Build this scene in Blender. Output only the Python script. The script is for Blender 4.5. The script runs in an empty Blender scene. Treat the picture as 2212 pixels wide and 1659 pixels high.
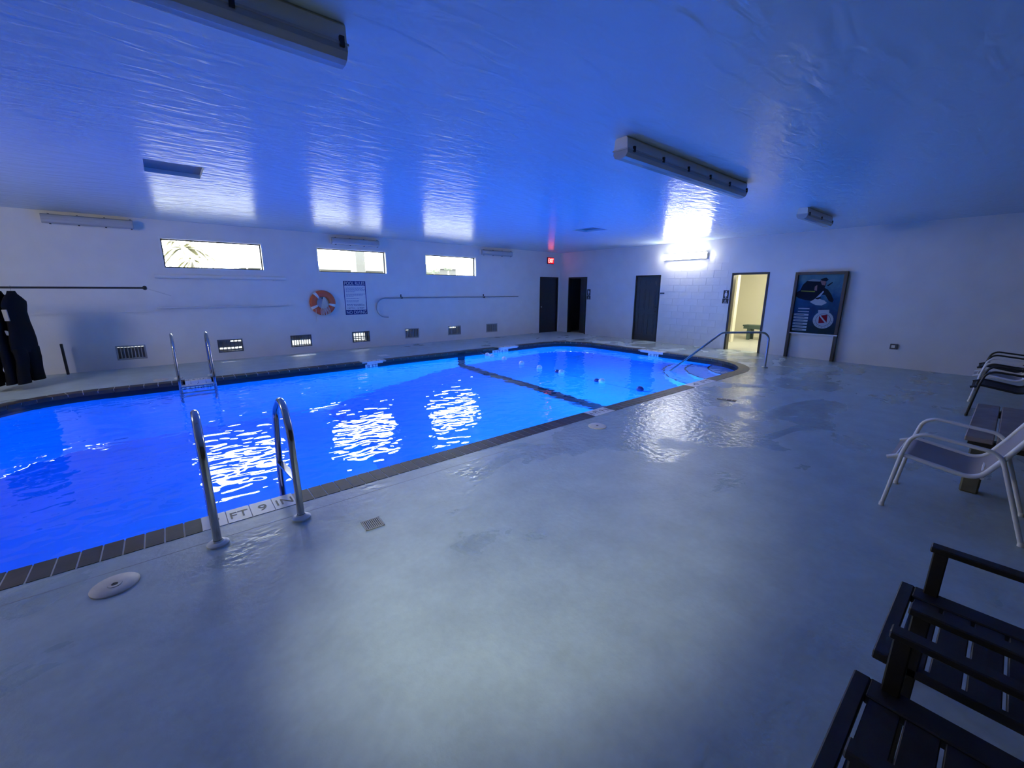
import bpy, bmesh, math, random
from mathutils import Vector, Matrix, Euler
random.seed(7)
PI = math.pi
scene = bpy.context.scene
COL = scene.collection

# ------------------------------------------------------------------ camera
F_PX, PITCH, ROLL, YAW = 889.21, math.radians(12.9147), math.radians(0.217), math.radians(39.672)
fwd = Vector((math.sin(YAW)*math.cos(PITCH), math.cos(YAW)*math.cos(PITCH), -math.sin(PITCH)))
rt = Vector((math.cos(YAW), -math.sin(YAW), 0)); up = rt.cross(fwd)
r2 = math.cos(ROLL)*rt + math.sin(ROLL)*up
u2 = -math.sin(ROLL)*rt + math.cos(ROLL)*up
cam = bpy.data.objects.new('camera', bpy.data.cameras.new('camera'))
COL.objects.link(cam)
M = Matrix((r2, u2, -fwd)).transposed().to_4x4(); M.translation = (0, 0, 1.65)
cam.matrix_world = M
cam.data.sensor_fit = 'HORIZONTAL'; cam.data.sensor_width = 36.0
cam.data.lens = F_PX*36.0/2212.0
cam.data.clip_start = 0.02; cam.data.clip_end = 400
scene.camera = cam

# ------------------------------------------------------------------ world, view
world = bpy.data.worlds.new('world'); scene.world = world; world.use_nodes = True
bg = world.node_tree.nodes['Background']
bg.inputs[0].default_value = (0.93, 0.98, 1.0, 1); bg.inputs[1].default_value = 25.0
vs = scene.view_settings
vs.view_transform = 'Standard'; vs.look = 'None'; vs.exposure = 0.36; vs.gamma = 1.0; vs.use_curve_mapping = False
cy = scene.cycles
cy.use_denoising = True
cy.max_bounces = 7; cy.diffuse_bounces = 3; cy.glossy_bounces = 3; cy.transmission_bounces = 6; cy.transparent_max_bounces = 8
cy.sample_clamp_indirect = 6.0
cy.use_adaptive_sampling = True; cy.adaptive_threshold = 0.04
cy.blur_glossy = 0.6

WA, WB, H = 11.773, 12.204, 3.047          # window wall y, door wall x, ceiling z
XL, YF = -4.6, -1.4                        # left wall x, wall behind the camera y
PXL, PXR, PYN, PYF, PR = -2.25, 10.2, 3.55, 9.4, 1.2   # pool inner rectangle and corner radius
ZW = -0.115                                # water level

def light(name, kind, loc, energy, color, size=None, target=None, **kw):
    d = bpy.data.lights.new(name, kind); d.energy = energy; d.color = color
    if kind == 'AREA':
        d.shape = kw.get('shape', 'RECTANGLE'); d.size = size[0]; d.size_y = size[1]
        if 'spread' in kw: d.spread = kw['spread']
    elif size is not None:
        d.shadow_soft_size = size
    o = bpy.data.objects.new(name, d); COL.objects.link(o); o.location = loc
    if target is not None:
        o.rotation_euler = (Vector(target)-Vector(loc)).to_track_quat('-Z', 'Y').to_euler()
    return o

POOL_BLUE = (0.0, 0.31, 1.0)
POOL_LAMPS = [((0.6, PYN+0.05, -0.75), (0.6, 6.5, -1.6)), ((4.8, PYN+0.05, -0.75), (4.8, 6.5, -1.4)),
              ((6.9, PYN+0.05, -0.7), (6.9, 6.5, -1.2)), ((8.7, PYN+0.05, -0.7), (8.4, 6.5, -1.1)),
              ((PXL+0.05, 6.5, -0.8), (1.0, 6.5, -1.8))]
for i, (p, t) in enumerate(POOL_LAMPS):
    light('pool_lamp_light', 'AREA', p, (14, 300, 480, 470, 5)[i], POOL_BLUE, (0.28, 0.28), t, shape='DISK')

sp = light('flood_light_beam', 'SPOT', (-2.0, 0.46, 2.82), 400, (0.95, 1.0, 0.84), 0.05, (2.0, 2.0, 0))
sp.data.spot_size = math.radians(38); sp.data.spot_blend = 0.8

# ------------------------------------------------------------------ materials
MATS = {}
def mat(name, color=(0.8, 0.8, 0.8), rough=0.5, metal=0.0, spec=0.5, noise=None, bump=None, emit=None, coat=0.0):
    """noise=(scale, amount) colour variation; bump=(scale, strength, distance)"""
    if name in MATS: return MATS[name]
    m = bpy.data.materials.new(name); m.use_nodes = True; MATS[name] = m
    nt = m.node_tree; b = nt.nodes['Principled BSDF']
    b.inputs['Base Color'].default_value = (*color, 1); b.inputs['Roughness'].default_value = rough
    b.inputs['Metallic'].default_value = metal; b.inputs['Specular IOR Level'].default_value = spec
    b.inputs['Coat Weight'].default_value = coat
    if noise or bump:
        tc = nt.nodes.new('ShaderNodeTexCoord')
    if noise:
        n = nt.nodes.new('ShaderNodeTexNoise'); n.inputs['Scale'].default_value = noise[0]; n.inputs['Detail'].default_value = 5
        nt.links.new(tc.outputs['Object'], n.inputs['Vector'])
        r = nt.nodes.new('ShaderNodeMapRange'); r.inputs['From Min'].default_value = 0.3; r.inputs['From Max'].default_value = 0.7
        r.inputs['To Min'].default_value = 1-noise[1]; r.inputs['To Max'].default_value = 1+noise[1]
        nt.links.new(n.outputs['Fac'], r.inputs['Value'])
        mx = nt.nodes.new('ShaderNodeVectorMath'); mx.operation = 'SCALE'; mx.inputs[0].default_value = color
        nt.links.new(r.outputs[0], mx.inputs['Scale']); nt.links.new(mx.outputs[0], b.inputs['Base Color'])
    if bump:
        n2 = nt.nodes.new('ShaderNodeTexNoise'); n2.inputs['Scale'].default_value = bump[0]; n2.inputs['Detail'].default_value = 4
        nt.links.new(tc.outputs['Object'], n2.inputs['Vector'])
        bp = nt.nodes.new('ShaderNodeBump'); bp.inputs['Strength'].default_value = bump[1]; bp.inputs['Distance'].default_value = bump[2]
        nt.links.new(n2.outputs['Fac'], bp.inputs['Height']); nt.links.new(bp.outputs[0], b.inputs['Normal'])
    if emit:
        b.inputs['Emission Color'].default_value = (*emit[0], 1); b.inputs['Emission Strength'].default_value = emit[1]
    return m

mat('wall_paint', (0.76, 0.75, 0.74), 0.55, noise=(2.2, 0.04), bump=(55, 0.25, 0.004))
mat('block_paint', (0.76, 0.75, 0.75), 0.45, noise=(2.2, 0.04), bump=(40, 0.3, 0.004))
mat('wall_dark', (0.05, 0.05, 0.055), 0.7)  # unseen wall, made dark to cut light bounced onto the right side
mat('white_paint', (0.78, 0.78, 0.78), 0.35)
mat('reveal_white', (0.8, 0.8, 0.78), 0.5)
mat('black_paint', (0.012, 0.013, 0.016), 0.4)
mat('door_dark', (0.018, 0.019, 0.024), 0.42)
mat('door_charcoal', (0.045, 0.045, 0.048), 0.4)
mat('steel', (0.46, 0.46, 0.47), 0.13, 1.0)
mat('steel_dull', (0.45, 0.46, 0.48), 0.3, 1.0)
mat('white_plastic', (0.8, 0.8, 0.78), 0.35)
mat('beige_plastic', (0.62, 0.58, 0.52), 0.5, noise=(30, 0.06))
mat('coping_tile', (0.036, 0.03, 0.029), 0.55, noise=(6, 0.35), bump=(30, 0.3, 0.003))
mat('coping_tile_red', (0.046, 0.03, 0.027), 0.55, noise=(6, 0.35), bump=(30, 0.3, 0.003))
mat('coping_tile_green', (0.03, 0.034, 0.027), 0.55, noise=(6, 0.35), bump=(30, 0.3, 0.003))
mat('grout', (0.6, 0.57, 0.54), 0.7)
mat('band_tile', (0.012, 0.014, 0.03), 0.25)
mat('plaster', (0.03, 0.30, 0.80), 0.6, noise=(1.2, 0.06))
mat('plaster_step_sheen', (0.30, 0.46, 0.80), 0.6)  # lighter than the basin: wall reflection is put into the step colour
mat('marker_white', (0.8, 0.79, 0.78), 0.3)
mat('ink_black', (0.02, 0.02, 0.025), 0.5)
mat('ink_blue', (0.01, 0.015, 0.16), 0.5)
mat('ink_grey_blue', (0.28, 0.32, 0.5), 0.5)
mat('ring_orange', (0.62, 0.07, 0.015), 0.45)
mat('rope_white', (0.75, 0.74, 0.7), 0.8, bump=(160, 0.6, 0.003))
mat('float_white', (0.85, 0.86, 0.86), 0.35)
mat('float_blue', (0.01, 0.03, 0.25), 0.35)
mat('neoprene', (0.004, 0.004, 0.005), 0.8, spec=0.15, bump=(90, 0.2, 0.002))
mat('zip_grey', (0.35, 0.35, 0.35), 0.4)
mat('chair_white', (0.72, 0.71, 0.72), 0.35)
mat('sling_taupe', (0.30, 0.27, 0.27), 0.8, bump=(260, 0.4, 0.002))
mat('sling_black', (0.02, 0.02, 0.024), 0.8)
mat('wood_dark', (0.015, 0.011, 0.010), 0.5, noise=(12, 0.35), bump=(25, 0.3, 0.003))
mat('wood_tan', (0.27, 0.215, 0.2), 0.6, noise=(7, 0.2), bump=(25, 0.3, 0.003))
mat('wood_post', (0.13, 0.12, 0.085), 0.7, noise=(9, 0.2))
mat('cream_wall', (0.78, 0.75, 0.62), 0.6)
mat('cream_trim', (0.85, 0.82, 0.68), 0.5)
mat('bench_green', (0.055, 0.09, 0.085), 0.5)
mat('rest_floor', (0.55, 0.56, 0.52), 0.35, noise=(5, 0.06))
mat('palm_leaf', (0.17, 0.16, 0.085), 0.7, noise=(3, 0.3))
mat('palm_trunk', (0.13, 0.12, 0.10), 0.9)
mat('far_grey', (0.032, 0.032, 0.029), 0.9)
mat('far_pale', (0.075, 0.077, 0.07), 0.9)
mat('sky_screen_grey', (0.22, 0.22, 0.2), 0.9)
mat('far_pole', (0.09, 0.09, 0.085), 0.9)
mat('far_hedge', (0.11, 0.125, 0.09), 0.9, noise=(2, 0.2))
mat('poster_red', (0.20, 0.008, 0.02), 0.7, spec=0.1)
mat('poster_white', (0.36, 0.41, 0.45), 0.7, spec=0.1)
mat('poster_dark', (0.008, 0.012, 0.02), 0.7, spec=0.1)
mat('poster_skin', (0.26, 0.15, 0.13), 0.7, spec=0.1)
mat('poster_yellow', (0.28, 0.30, 0.03), 0.7, spec=0.1)
mat('poster_grey', (0.22, 0.27, 0.30), 0.7, spec=0.1)
mat('tube_on', (1, 1, 1), 0.4, emit=((1.0, 0.98, 0.9), 38.0))
mat('tube_cool', (1, 1, 1), 0.4, emit=((1.0, 0.92, 0.8), 80.0))
mat('tube_room', (1, 1, 1), 0.4, emit=((1.0, 0.96, 0.72), 90.0))
mat('exit_red', (0.8, 0.02, 0.02), 0.4, emit=((1.0, 0.22, 0.18), 7.0))
mat('exit_glow', (0.5, 0.02, 0.02), 0.4, emit=((1.0, 0.0, 0.015), 1.1))
mat('lamp_lens', (0.3, 0.5, 0.9), 0.2, emit=((0.0, 0.115, 1.0), 1.0))
mat('housing_grey', (0.5, 0.5, 0.5), 0.45)
mat('vent_metal', (0.36, 0.36, 0.37), 0.5)
mat('vent_dark', (0.10, 0.10, 0.115), 0.6)
mat('vent_plate', (0.20, 0.20, 0.215), 0.6)

def diffuser_mat():
    m = bpy.data.materials.new('diffuser_clear'); m.use_nodes = True; nt = m.node_tree
    nt.nodes.remove(nt.nodes['Principled BSDF'])
    t = nt.nodes.new('ShaderNodeBsdfTransparent'); t.inputs[0].default_value = (0.86, 0.88, 0.9, 1)
    d = nt.nodes.new('ShaderNodeBsdfDiffuse'); d.inputs[0].default_value = (0.75, 0.77, 0.8, 1)
    g = nt.nodes.new('ShaderNodeBsdfGlossy'); g.inputs['Roughness'].default_value = 0.08
    m1 = nt.nodes.new('ShaderNodeMixShader'); m1.inputs[0].default_value = 0.6
    nt.links.new(t.outputs[0], m1.inputs[1]); nt.links.new(d.outputs[0], m1.inputs[2])
    fr = nt.nodes.new('ShaderNodeFresnel'); fr.inputs[0].default_value = 1.5
    m2 = nt.nodes.new('ShaderNodeMixShader')
    nt.links.new(fr.outputs[0], m2.inputs[0]); nt.links.new(m1.outputs[0], m2.inputs[1]); nt.links.new(g.outputs[0], m2.inputs[2])
    nt.links.new(m2.outputs[0], nt.nodes['Material Output'].inputs[0])
    MATS['diffuser_clear'] = m
diffuser_mat()

def glass_mat():
    m = bpy.data.materials.new('pane_glass'); m.use_nodes = True; nt = m.node_tree
    nt.nodes.remove(nt.nodes['Principled BSDF'])
    t = nt.nodes.new('ShaderNodeBsdfTransparent'); t.inputs[0].default_value = (0.97, 0.98, 0.97, 1)
    g = nt.nodes.new('ShaderNodeBsdfGlossy'); g.inputs['Roughness'].default_value = 0.02
    fr = nt.nodes.new('ShaderNodeFresnel'); fr.inputs[0].default_value = 1.45
    mx = nt.nodes.new('ShaderNodeMixShader')
    nt.links.new(fr.outputs[0], mx.inputs[0]); nt.links.new(t.outputs[0], mx.inputs[1]); nt.links.new(g.outputs[0], mx.inputs[2])
    nt.links.new(mx.outputs[0], nt.nodes['Material Output'].inputs[0])
    MATS['pane_glass'] = m
glass_mat()

def water_mat():
    m = bpy.data.materials.new('water'); m.use_nodes = True; nt = m.node_tree; L = nt.links
    b = nt.nodes['Principled BSDF']
    b.inputs['Base Color'].default_value = (0.93, 0.97, 1, 1); b.inputs['Roughness'].default_value = 0.0
    b.inputs['IOR'].default_value = 1.333; b.inputs['Transmission Weight'].default_value = 1.0
    tc = nt.nodes.new('ShaderNodeTexCoord')
    mp = nt.nodes.new('ShaderNodeMapping'); mp.inputs['Scale'].default_value = (1.0, 1.35, 1.0); mp.inputs['Rotation'].default_value = (0, 0, 0.5)
    L.new(tc.outputs['Object'], mp.inputs[0])
    n1 = nt.nodes.new('ShaderNodeTexNoise'); n1.inputs['Scale'].default_value = 4.6; n1.inputs['Detail'].default_value = 1.2; n1.inputs['Roughness'].default_value = 0.4; n1.inputs['Distortion'].default_value = 0.3
    n2 = nt.nodes.new('ShaderNodeTexNoise'); n2.inputs['Scale'].default_value = 0.7; n2.inputs['Detail'].default_value = 1
    L.new(mp.outputs[0], n1.inputs['Vector']); L.new(mp.outputs[0], n2.inputs['Vector'])
    b1 = nt.nodes.new('ShaderNodeBump'); b1.inputs['Strength'].default_value = 1.0; b1.inputs['Distance'].default_value = 0.0125
    b2 = nt.nodes.new('ShaderNodeBump'); b2.inputs['Strength'].default_value = 1.0; b2.inputs['Distance'].default_value = 0.02
    L.new(n2.outputs['Fac'], b2.inputs['Height']); L.new(n1.outputs['Fac'], b1.inputs['Height'])
    L.new(b2.outputs[0], b1.inputs['Normal']); L.new(b1.outputs[0], b.inputs['Normal'])
    MATS['water'] = m
water_mat()

def deck_mat():
    """painted concrete, damp patches with their own outline: darker and glossier"""
    m = bpy.data.materials.new('deck_paint'); m.use_nodes = True; nt = m.node_tree; L = nt.links
    b = nt.nodes['Principled BSDF']; N = nt.nodes.new
    tc = N('ShaderNodeTexCoord')
    def noise(s, d, dist=0.0, vec=None):
        n = N('ShaderNodeTexNoise'); n.inputs['Scale'].default_value = s; n.inputs['Detail'].default_value = d; n.inputs['Distortion'].default_value = dist
        L.new(vec or tc.outputs['Object'], n.inputs['Vector']); return n.outputs['Fac']
    def rng(v, a, c, lo, hi):
        r = N('ShaderNodeMapRange'); r.inputs['From Min'].default_value = a; r.inputs['From Max'].default_value = c
        r.inputs['To Min'].default_value = lo; r.inputs['To Max'].default_value = hi; L.new(v, r.inputs['Value']); return r.outputs[0]
    mp = N('ShaderNodeMapping'); mp.inputs['Scale'].default_value = (0.75, 1.25, 1); L.new(tc.outputs['Object'], mp.inputs[0])
    wetn = noise(1.3, 8, 0.5, mp.outputs[0])
    # damp is commoner near the pool edge: add a bonus that falls away from y = 3.3 on the near deck
    sx = N('ShaderNodeSeparateXYZ'); L.new(tc.outputs['Object'], sx.inputs[0])
    bonus = rng(sx.outputs['Y'], 1.2, 3.0, -0.13, 0.035)
    ad = N('ShaderNodeMath'); ad.operation = 'ADD'; L.new(wetn, ad.inputs[0]); L.new(bonus, ad.inputs[1])
    far = rng(sx.outputs['Y'], 9.3, 9.7, 0.0, -0.2)
    ad2 = N('ShaderNodeMath'); ad2.operation = 'ADD'; L.new(ad.outputs[0], ad2.inputs[0]); L.new(far, ad2.inputs[1])
    xb_ = rng(sx.outputs['X'], 2.0, 5.0, -0.09, 0.035)
    ad3 = N('ShaderNodeMath'); ad3.operation = 'ADD'; L.new(ad2.outputs[0], ad3.inputs[0]); L.new(xb_, ad3.inputs[1])
    vd = N('ShaderNodeVectorMath'); vd.operation = 'DISTANCE'; vd.inputs[1].default_value = (4.9, 2.5, 0); L.new(tc.outputs['Object'], vd.inputs[0])
    pud = rng(vd.outputs['Value'], 0.5, 2.0, 0.13, 0.0)
    ad4 = N('ShaderNodeMath'); ad4.operation = 'ADD'; L.new(ad3.outputs[0], ad4.inputs[0]); L.new(pud, ad4.inputs[1])
    wet = rng(ad4.outputs[0], 0.46, 0.56, 0, 1)
    blot = rng(noise(3.5, 6), 0.3, 0.7, 0.9, 1.08)
    fine = rng(noise(22, 3), 0.3, 0.7, 0.96, 1.04)
    mul = N('ShaderNodeMath'); mul.operation = 'MULTIPLY'; L.new(blot, mul.inputs[0]); L.new(fine, mul.inputs[1])
    wd = rng(wet, 0, 1, 1.0, 0.86)
    mul2 = N('ShaderNodeMath'); mul2.operation = 'MULTIPLY'; L.new(mul.outputs[0], mul2.inputs[0]); L.new(wd, mul2.inputs[1])
    sc = N('ShaderNodeVectorMath'); sc.operation = 'SCALE'; sc.inputs[0].default_value = (0.46, 0.54, 0.545); L.new(mul2.outputs[0], sc.inputs['Scale'])
    L.new(sc.outputs[0], b.inputs['Base Color'])
    ro = rng(wet, 0, 1, 0.42, 0.11); L.new(ro, b.inputs['Roughness'])
    h1 = noise(14, 6); h2 = noise(34, 3)
    bs = rng(wet, 0, 1, 0.25, 0.95)
    bm_ = N('ShaderNodeBump'); bm_.inputs['Distance'].default_value = 0.011; L.new(bs, bm_.inputs['Strength']); L.new(h1, bm_.inputs['Height'])
    b2 = N('ShaderNodeBump'); b2.inputs['Distance'].default_value = 0.004; b2.inputs['Strength'].default_value = 0.3; L.new(h2, b2.inputs['Height']); L.new(bm_.outputs[0], b2.inputs['Normal'])
    L.new(b2.outputs[0], b.inputs['Normal'])
    MATS['deck_paint'] = m
deck_mat()

def ceiling_mat():
    m = bpy.data.materials.new('ceiling_paint'); m.use_nodes = True; nt = m.node_tree; L = nt.links
    b = nt.nodes['Principled BSDF']; N = nt.nodes.new
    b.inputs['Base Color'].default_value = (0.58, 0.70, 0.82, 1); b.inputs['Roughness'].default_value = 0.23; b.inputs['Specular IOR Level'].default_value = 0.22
    tc = N('ShaderNodeTexCoord')
    mp = N('ShaderNodeMapping'); mp.inputs['Scale'].default_value = (0.7, 1.9, 1); L.new(tc.outputs['Object'], mp.inputs[0])
    n1 = N('ShaderNodeTexNoise'); n1.inputs['Scale'].default_value = 4.5; n1.inputs['Detail'].default_value = 2.0; n1.inputs['Roughness'].default_value = 0.45; n1.inputs['Distortion'].default_value = 0.6
    L.new(mp.outputs[0], n1.inputs['Vector'])
    bp = N('ShaderNodeBump'); bp.inputs['Strength'].default_value = 1.0; bp.inputs['Distance'].default_value = 0.011
    L.new(n1.outputs['Fac'], bp.inputs['Height']); L.new(bp.outputs[0], b.inputs['Normal'])
    MATS['ceiling_paint'] = m
ceiling_mat()

def poster_mat():
    """flat print: pale water above, dark blue-green depths below"""
    m = bpy.data.materials.new('poster_print'); m.use_nodes = True; nt = m.node_tree; L = nt.links; N = nt.nodes.new
    b = nt.nodes['Principled BSDF']; b.inputs['Roughness'].default_value = 0.6; b.inputs['Specular IOR Level'].default_value = 0.2
    tc = N('ShaderNodeTexCoord'); sx = N('ShaderNodeSeparateXYZ'); L.new(tc.outputs['Object'], sx.inputs[0])
    n = N('ShaderNodeTexNoise'); n.inputs['Scale'].default_value = 3.5; n.inputs['Detail'].default_value = 5; L.new(tc.outputs['Object'], n.inputs['Vector'])
    mr = N('ShaderNodeMapRange'); mr.inputs['From Min'].default_value = 0.6; mr.inputs['From Max'].default_value = 2.1; L.new(sx.outputs['Z'], mr.inputs['Value'])
    ad = N('ShaderNodeMath'); ad.operation = 'ADD'; L.new(mr.outputs[0], ad.inputs[0])
    sb = N('ShaderNodeMath'); sb.operation = 'MULTIPLY_ADD'; sb.inputs[1].default_value = 1.0; sb.inputs[2].default_value = -0.5; L.new(n.outputs['Fac'], sb.inputs[0])
    L.new(sb.outputs[0], ad.inputs[1])
    cr = N('ShaderNodeValToRGB'); L.new(ad.outputs[0], cr.inputs[0])
    e = cr.color_ramp.elements; e[0].position = 0.05; e[0].color = (0.002, 0.02, 0.028, 1); e[1].position = 0.95; e[1].color = (0.09, 0.21, 0.25, 1)
    k = cr.color_ramp.elements.new(0.35); k.color = (0.004, 0.03, 0.10, 1)
    k = cr.color_ramp.elements.new(0.6); k.color = (0.012, 0.08, 0.17, 1)
    L.new(cr.outputs[0], b.inputs['Base Color'])
    MATS['poster_print'] = m
poster_mat()

# ------------------------------------------------------------------ mesh helpers
class MB:
    def __init__(self): self.v = []; self.f = []; self.s = []
    def add(self, vs, fs, smooth=False):
        n = len(self.v); self.v += [tuple(p) for p in vs]
        for f in fs: self.f.append([i+n for i in f]); self.s.append(smooth)
        return self
    def box(self, lo, hi, bev=0.0):
        x0, y0, z0 = lo; x1, y1, z1 = hi
        if bev <= 0:
            return self.add([(x0,y0,z0),(x1,y0,z0),(x1,y1,z0),(x0,y1,z0),(x0,y0,z1),(x1,y0,z1),(x1,y1,z1),(x0,y1,z1)],
                     [(0,3,2,1),(4,5,6,7),(0,1,5,4),(1,2,6,5),(2,3,7,6),(3,0,4,7)])
        bm = bmesh.new(); bmesh.ops.create_cube(bm, size=1)
        for v in bm.verts: v.co = Vector(((x0+x1)/2+v.co.x*(x1-x0), (y0+y1)/2+v.co.y*(y1-y0), (z0+z1)/2+v.co.z*(z1-z0)))
        bmesh.ops.bevel(bm, geom=bm.edges[:]+bm.verts[:], offset=bev, segments=1, affect='EDGES')
        bm.verts.index_update(); r = self.add([v.co[:] for v in bm.verts], [[v.index for v in f.verts] for f in bm.faces]); bm.free(); return r
    def obox(self, c, ax, ay, az):
        """oriented box: centre and three half-axis vectors"""
        c, ax, ay, az = map(Vector, (c, ax, ay, az)); vs = []
        for k in (-1, 1):
            for i, j in ((-1,-1),(1,-1),(1,1),(-1,1)): vs.append(c+i*ax+j*ay+k*az)
        return self.add(vs, [(0,3,2,1),(4,5,6,7),(0,1,5,4),(1,2,6,5),(2,3,7,6),(3,0,4,7)])
    def tube(self, pts, r, n=10, caps=True, closed=False, ry=None, upv=None):
        pts = [Vector(p) for p in pts]; k = len(pts); rings = []
        rr = r if isinstance(r, (list, tuple)) else [r]*k
        prev = None
        for i, p in enumerate(pts):
            if closed: t = pts[(i+1) % k]-pts[i-1]
            else: t = (pts[min(i+1, k-1)]-pts[max(i-1, 0)])
            t.normalize()
            if prev is None:
                a = Vector(upv) if upv else (Vector((0,0,1)) if abs(t.z) < 0.9 else Vector((0,1,0)))
                nrm = (a-t*a.dot(t)).normalized()
            else:
                nrm = (prev-t*prev.dot(t)).normalized()
            prev = nrm; bi = t.cross(nrm)
            rings.append([p+nrm*math.cos(2*PI*j/n)*rr[i]+bi*math.sin(2*PI*j/n)*(ry if ry else rr[i]) for j in range(n)])
        vs = [q for ring in rings for q in ring]; fs = []
        for i in range(k if closed else k-1):
            a, b = i*n, ((i+1) % k)*n
            for j in range(n): fs.append((a+j, a+(j+1) % n, b+(j+1) % n, b+j))
        self.add(vs, fs, True)
        if caps and not closed:
            self.add(rings[0], [tuple(range(n))[::-1]]); self.add(rings[-1], [tuple(range(n))])
        return self
    def lathe(self, c, prof, n=20, axis='Z'):
        """prof: (radius, height) pairs about an axis through c"""
        c = Vector(c); vs = []; fs = []
        def P(r, h, a):
            x, y = r*math.cos(a), r*math.sin(a)
            return c+Vector({'Z': (x, y, h), 'Y': (x, h, y), 'X': (h, x, y)}[axis])
        for r, h in prof:
            for j in range(n): vs.append(P(r, h, 2*PI*j/n))
        for i in range(len(prof)-1):
            for j in range(n):
                q = (i*n+j, i*n+(j+1) % n, (i+1)*n+(j+1) % n, (i+1)*n+j)
                fs.append(q[::-1] if axis == 'Y' else q)
        self.add(vs, fs, True)
        return self
    def prism(self, pts2, fn, d0, d1):
        """polygon in (u, v) mapped by fn(u, v, d) and extruded from d0 to d1"""
        n = len(pts2); vs = [fn(u, v, d0) for u, v in pts2]+[fn(u, v, d1) for u, v in pts2]
        fs = [tuple(range(n))[::-1], tuple(range(n, 2*n))]+[(i, (i+1) % n, n+(i+1) % n, n+i) for i in range(n)]
        return self.add(vs, fs)
    def build(self, name, m, parent=None, world=False, kind=None):
        me = bpy.data.meshes.new(name)
        off = Vector(parent.location) if (parent is not None and world) else Vector((0,0,0))
        if parent is not None and world and parent.parent is not None: off = off+Vector(parent.parent.location)
        me.from_pydata([Vector(p)-off for p in self.v], [], self.f); me.validate()
        bm = bmesh.new(); bm.from_mesh(me); bmesh.ops.recalc_face_normals(bm, faces=bm.faces[:]); bm.to_mesh(me); bm.free()
        sm = any(self.s)
        if sm and len(me.polygons) == len(self.s):
            me.polygons.foreach_set('use_smooth', self.s); me.set_sharp_from_angle(angle=0.75)
        me.materials.append(MATS[m])
        o = bpy.data.objects.new(name, me); COL.objects.link(o)
        if parent is not None: o.parent = parent
        if kind: o['kind'] = kind
        return o

def thing(name, label, cat, loc=(0,0,0), rz=0.0, group=None):
    o = bpy.data.objects.new(name, None); COL.objects.link(o); o.empty_display_size = 0.1
    o.location = loc; o.rotation_euler = (0, 0, rz); o['label'] = label; o['category'] = cat
    if group: o['group'] = group
    return o
def tag(o, label, cat, group=None):
    o['label'] = label; o['category'] = cat
    if group: o['group'] = group
    return o
def copy_tree(o, parent=None):
    c = o.copy(); COL.objects.link(c); c.parent = parent
    for ch in list(o.children): copy_tree(ch, c)
    return c

def rounded(pts, r, n=6):
    """round the corners of a 3D polyline"""
    pts = [Vector(p) for p in pts]; out = [pts[0]]
    for i in range(1, len(pts)-1):
        a, b, c = pts[i-1], pts[i], pts[i+1]
        ri = r[i-1] if isinstance(r, (list, tuple)) else r
        d1, d2 = (a-b).normalized(), (c-b).normalized()
        ang = d1.angle(d2); t = min(ri/math.tan(ang/2), (a-b).length*0.49, (c-b).length*0.49)
        rr = t*math.tan(ang/2)
        cen = b+(d1+d2).normalized()*(rr/math.sin(ang/2))
        p, q = b+d1*t-cen, b+d2*t-cen; tot = p.angle(q)
        for k in range(n+1):
            s = k/n
            out.append(cen+(p*math.sin((1-s)*tot)+q*math.sin(s*tot))/math.sin(tot))
    out.append(pts[-1]); return out

_tc = {}
def text_geo(s):
    """text outline as (verts in unit box width w x height 1, faces, w)"""
    if s in _tc: return _tc[s]
    cu = bpy.data.curves.new('t', 'FONT'); cu.body = s; cu.size = 1; cu.resolution_u = 3
    ob = bpy.data.objects.new('t', cu); COL.objects.link(ob)
    dg = bpy.context.evaluated_depsgraph_get(); me = ob.evaluated_get(dg).to_mesh()
    vs = [v.co.copy() for v in me.vertices]; fs = [list(p.vertices) for p in me.polygons]
    ob.evaluated_get(dg).to_mesh_clear(); bpy.data.objects.remove(ob); bpy.data.curves.remove(cu)
    x0 = min(v.x for v in vs); x1 = max(v.x for v in vs); y0 = min(v.y for v in vs); y1 = max(v.y for v in vs)
    hh = y1-y0
    _tc[s] = ([((v.x-x0)/hh, (v.y-y0)/hh) for v in vs], fs, (x1-x0)/hh); return _tc[s]
def put_text(mb, s, u0, v0, w, h, fn):
    """letters filling the box u0..u0+w, v0..v0+h mapped by fn(u, v)"""
    vs, fs, tw = text_geo(s)
    mb.add([fn(u0+x/tw*w, v0+y*h) for x, y in vs], fs)

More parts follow.
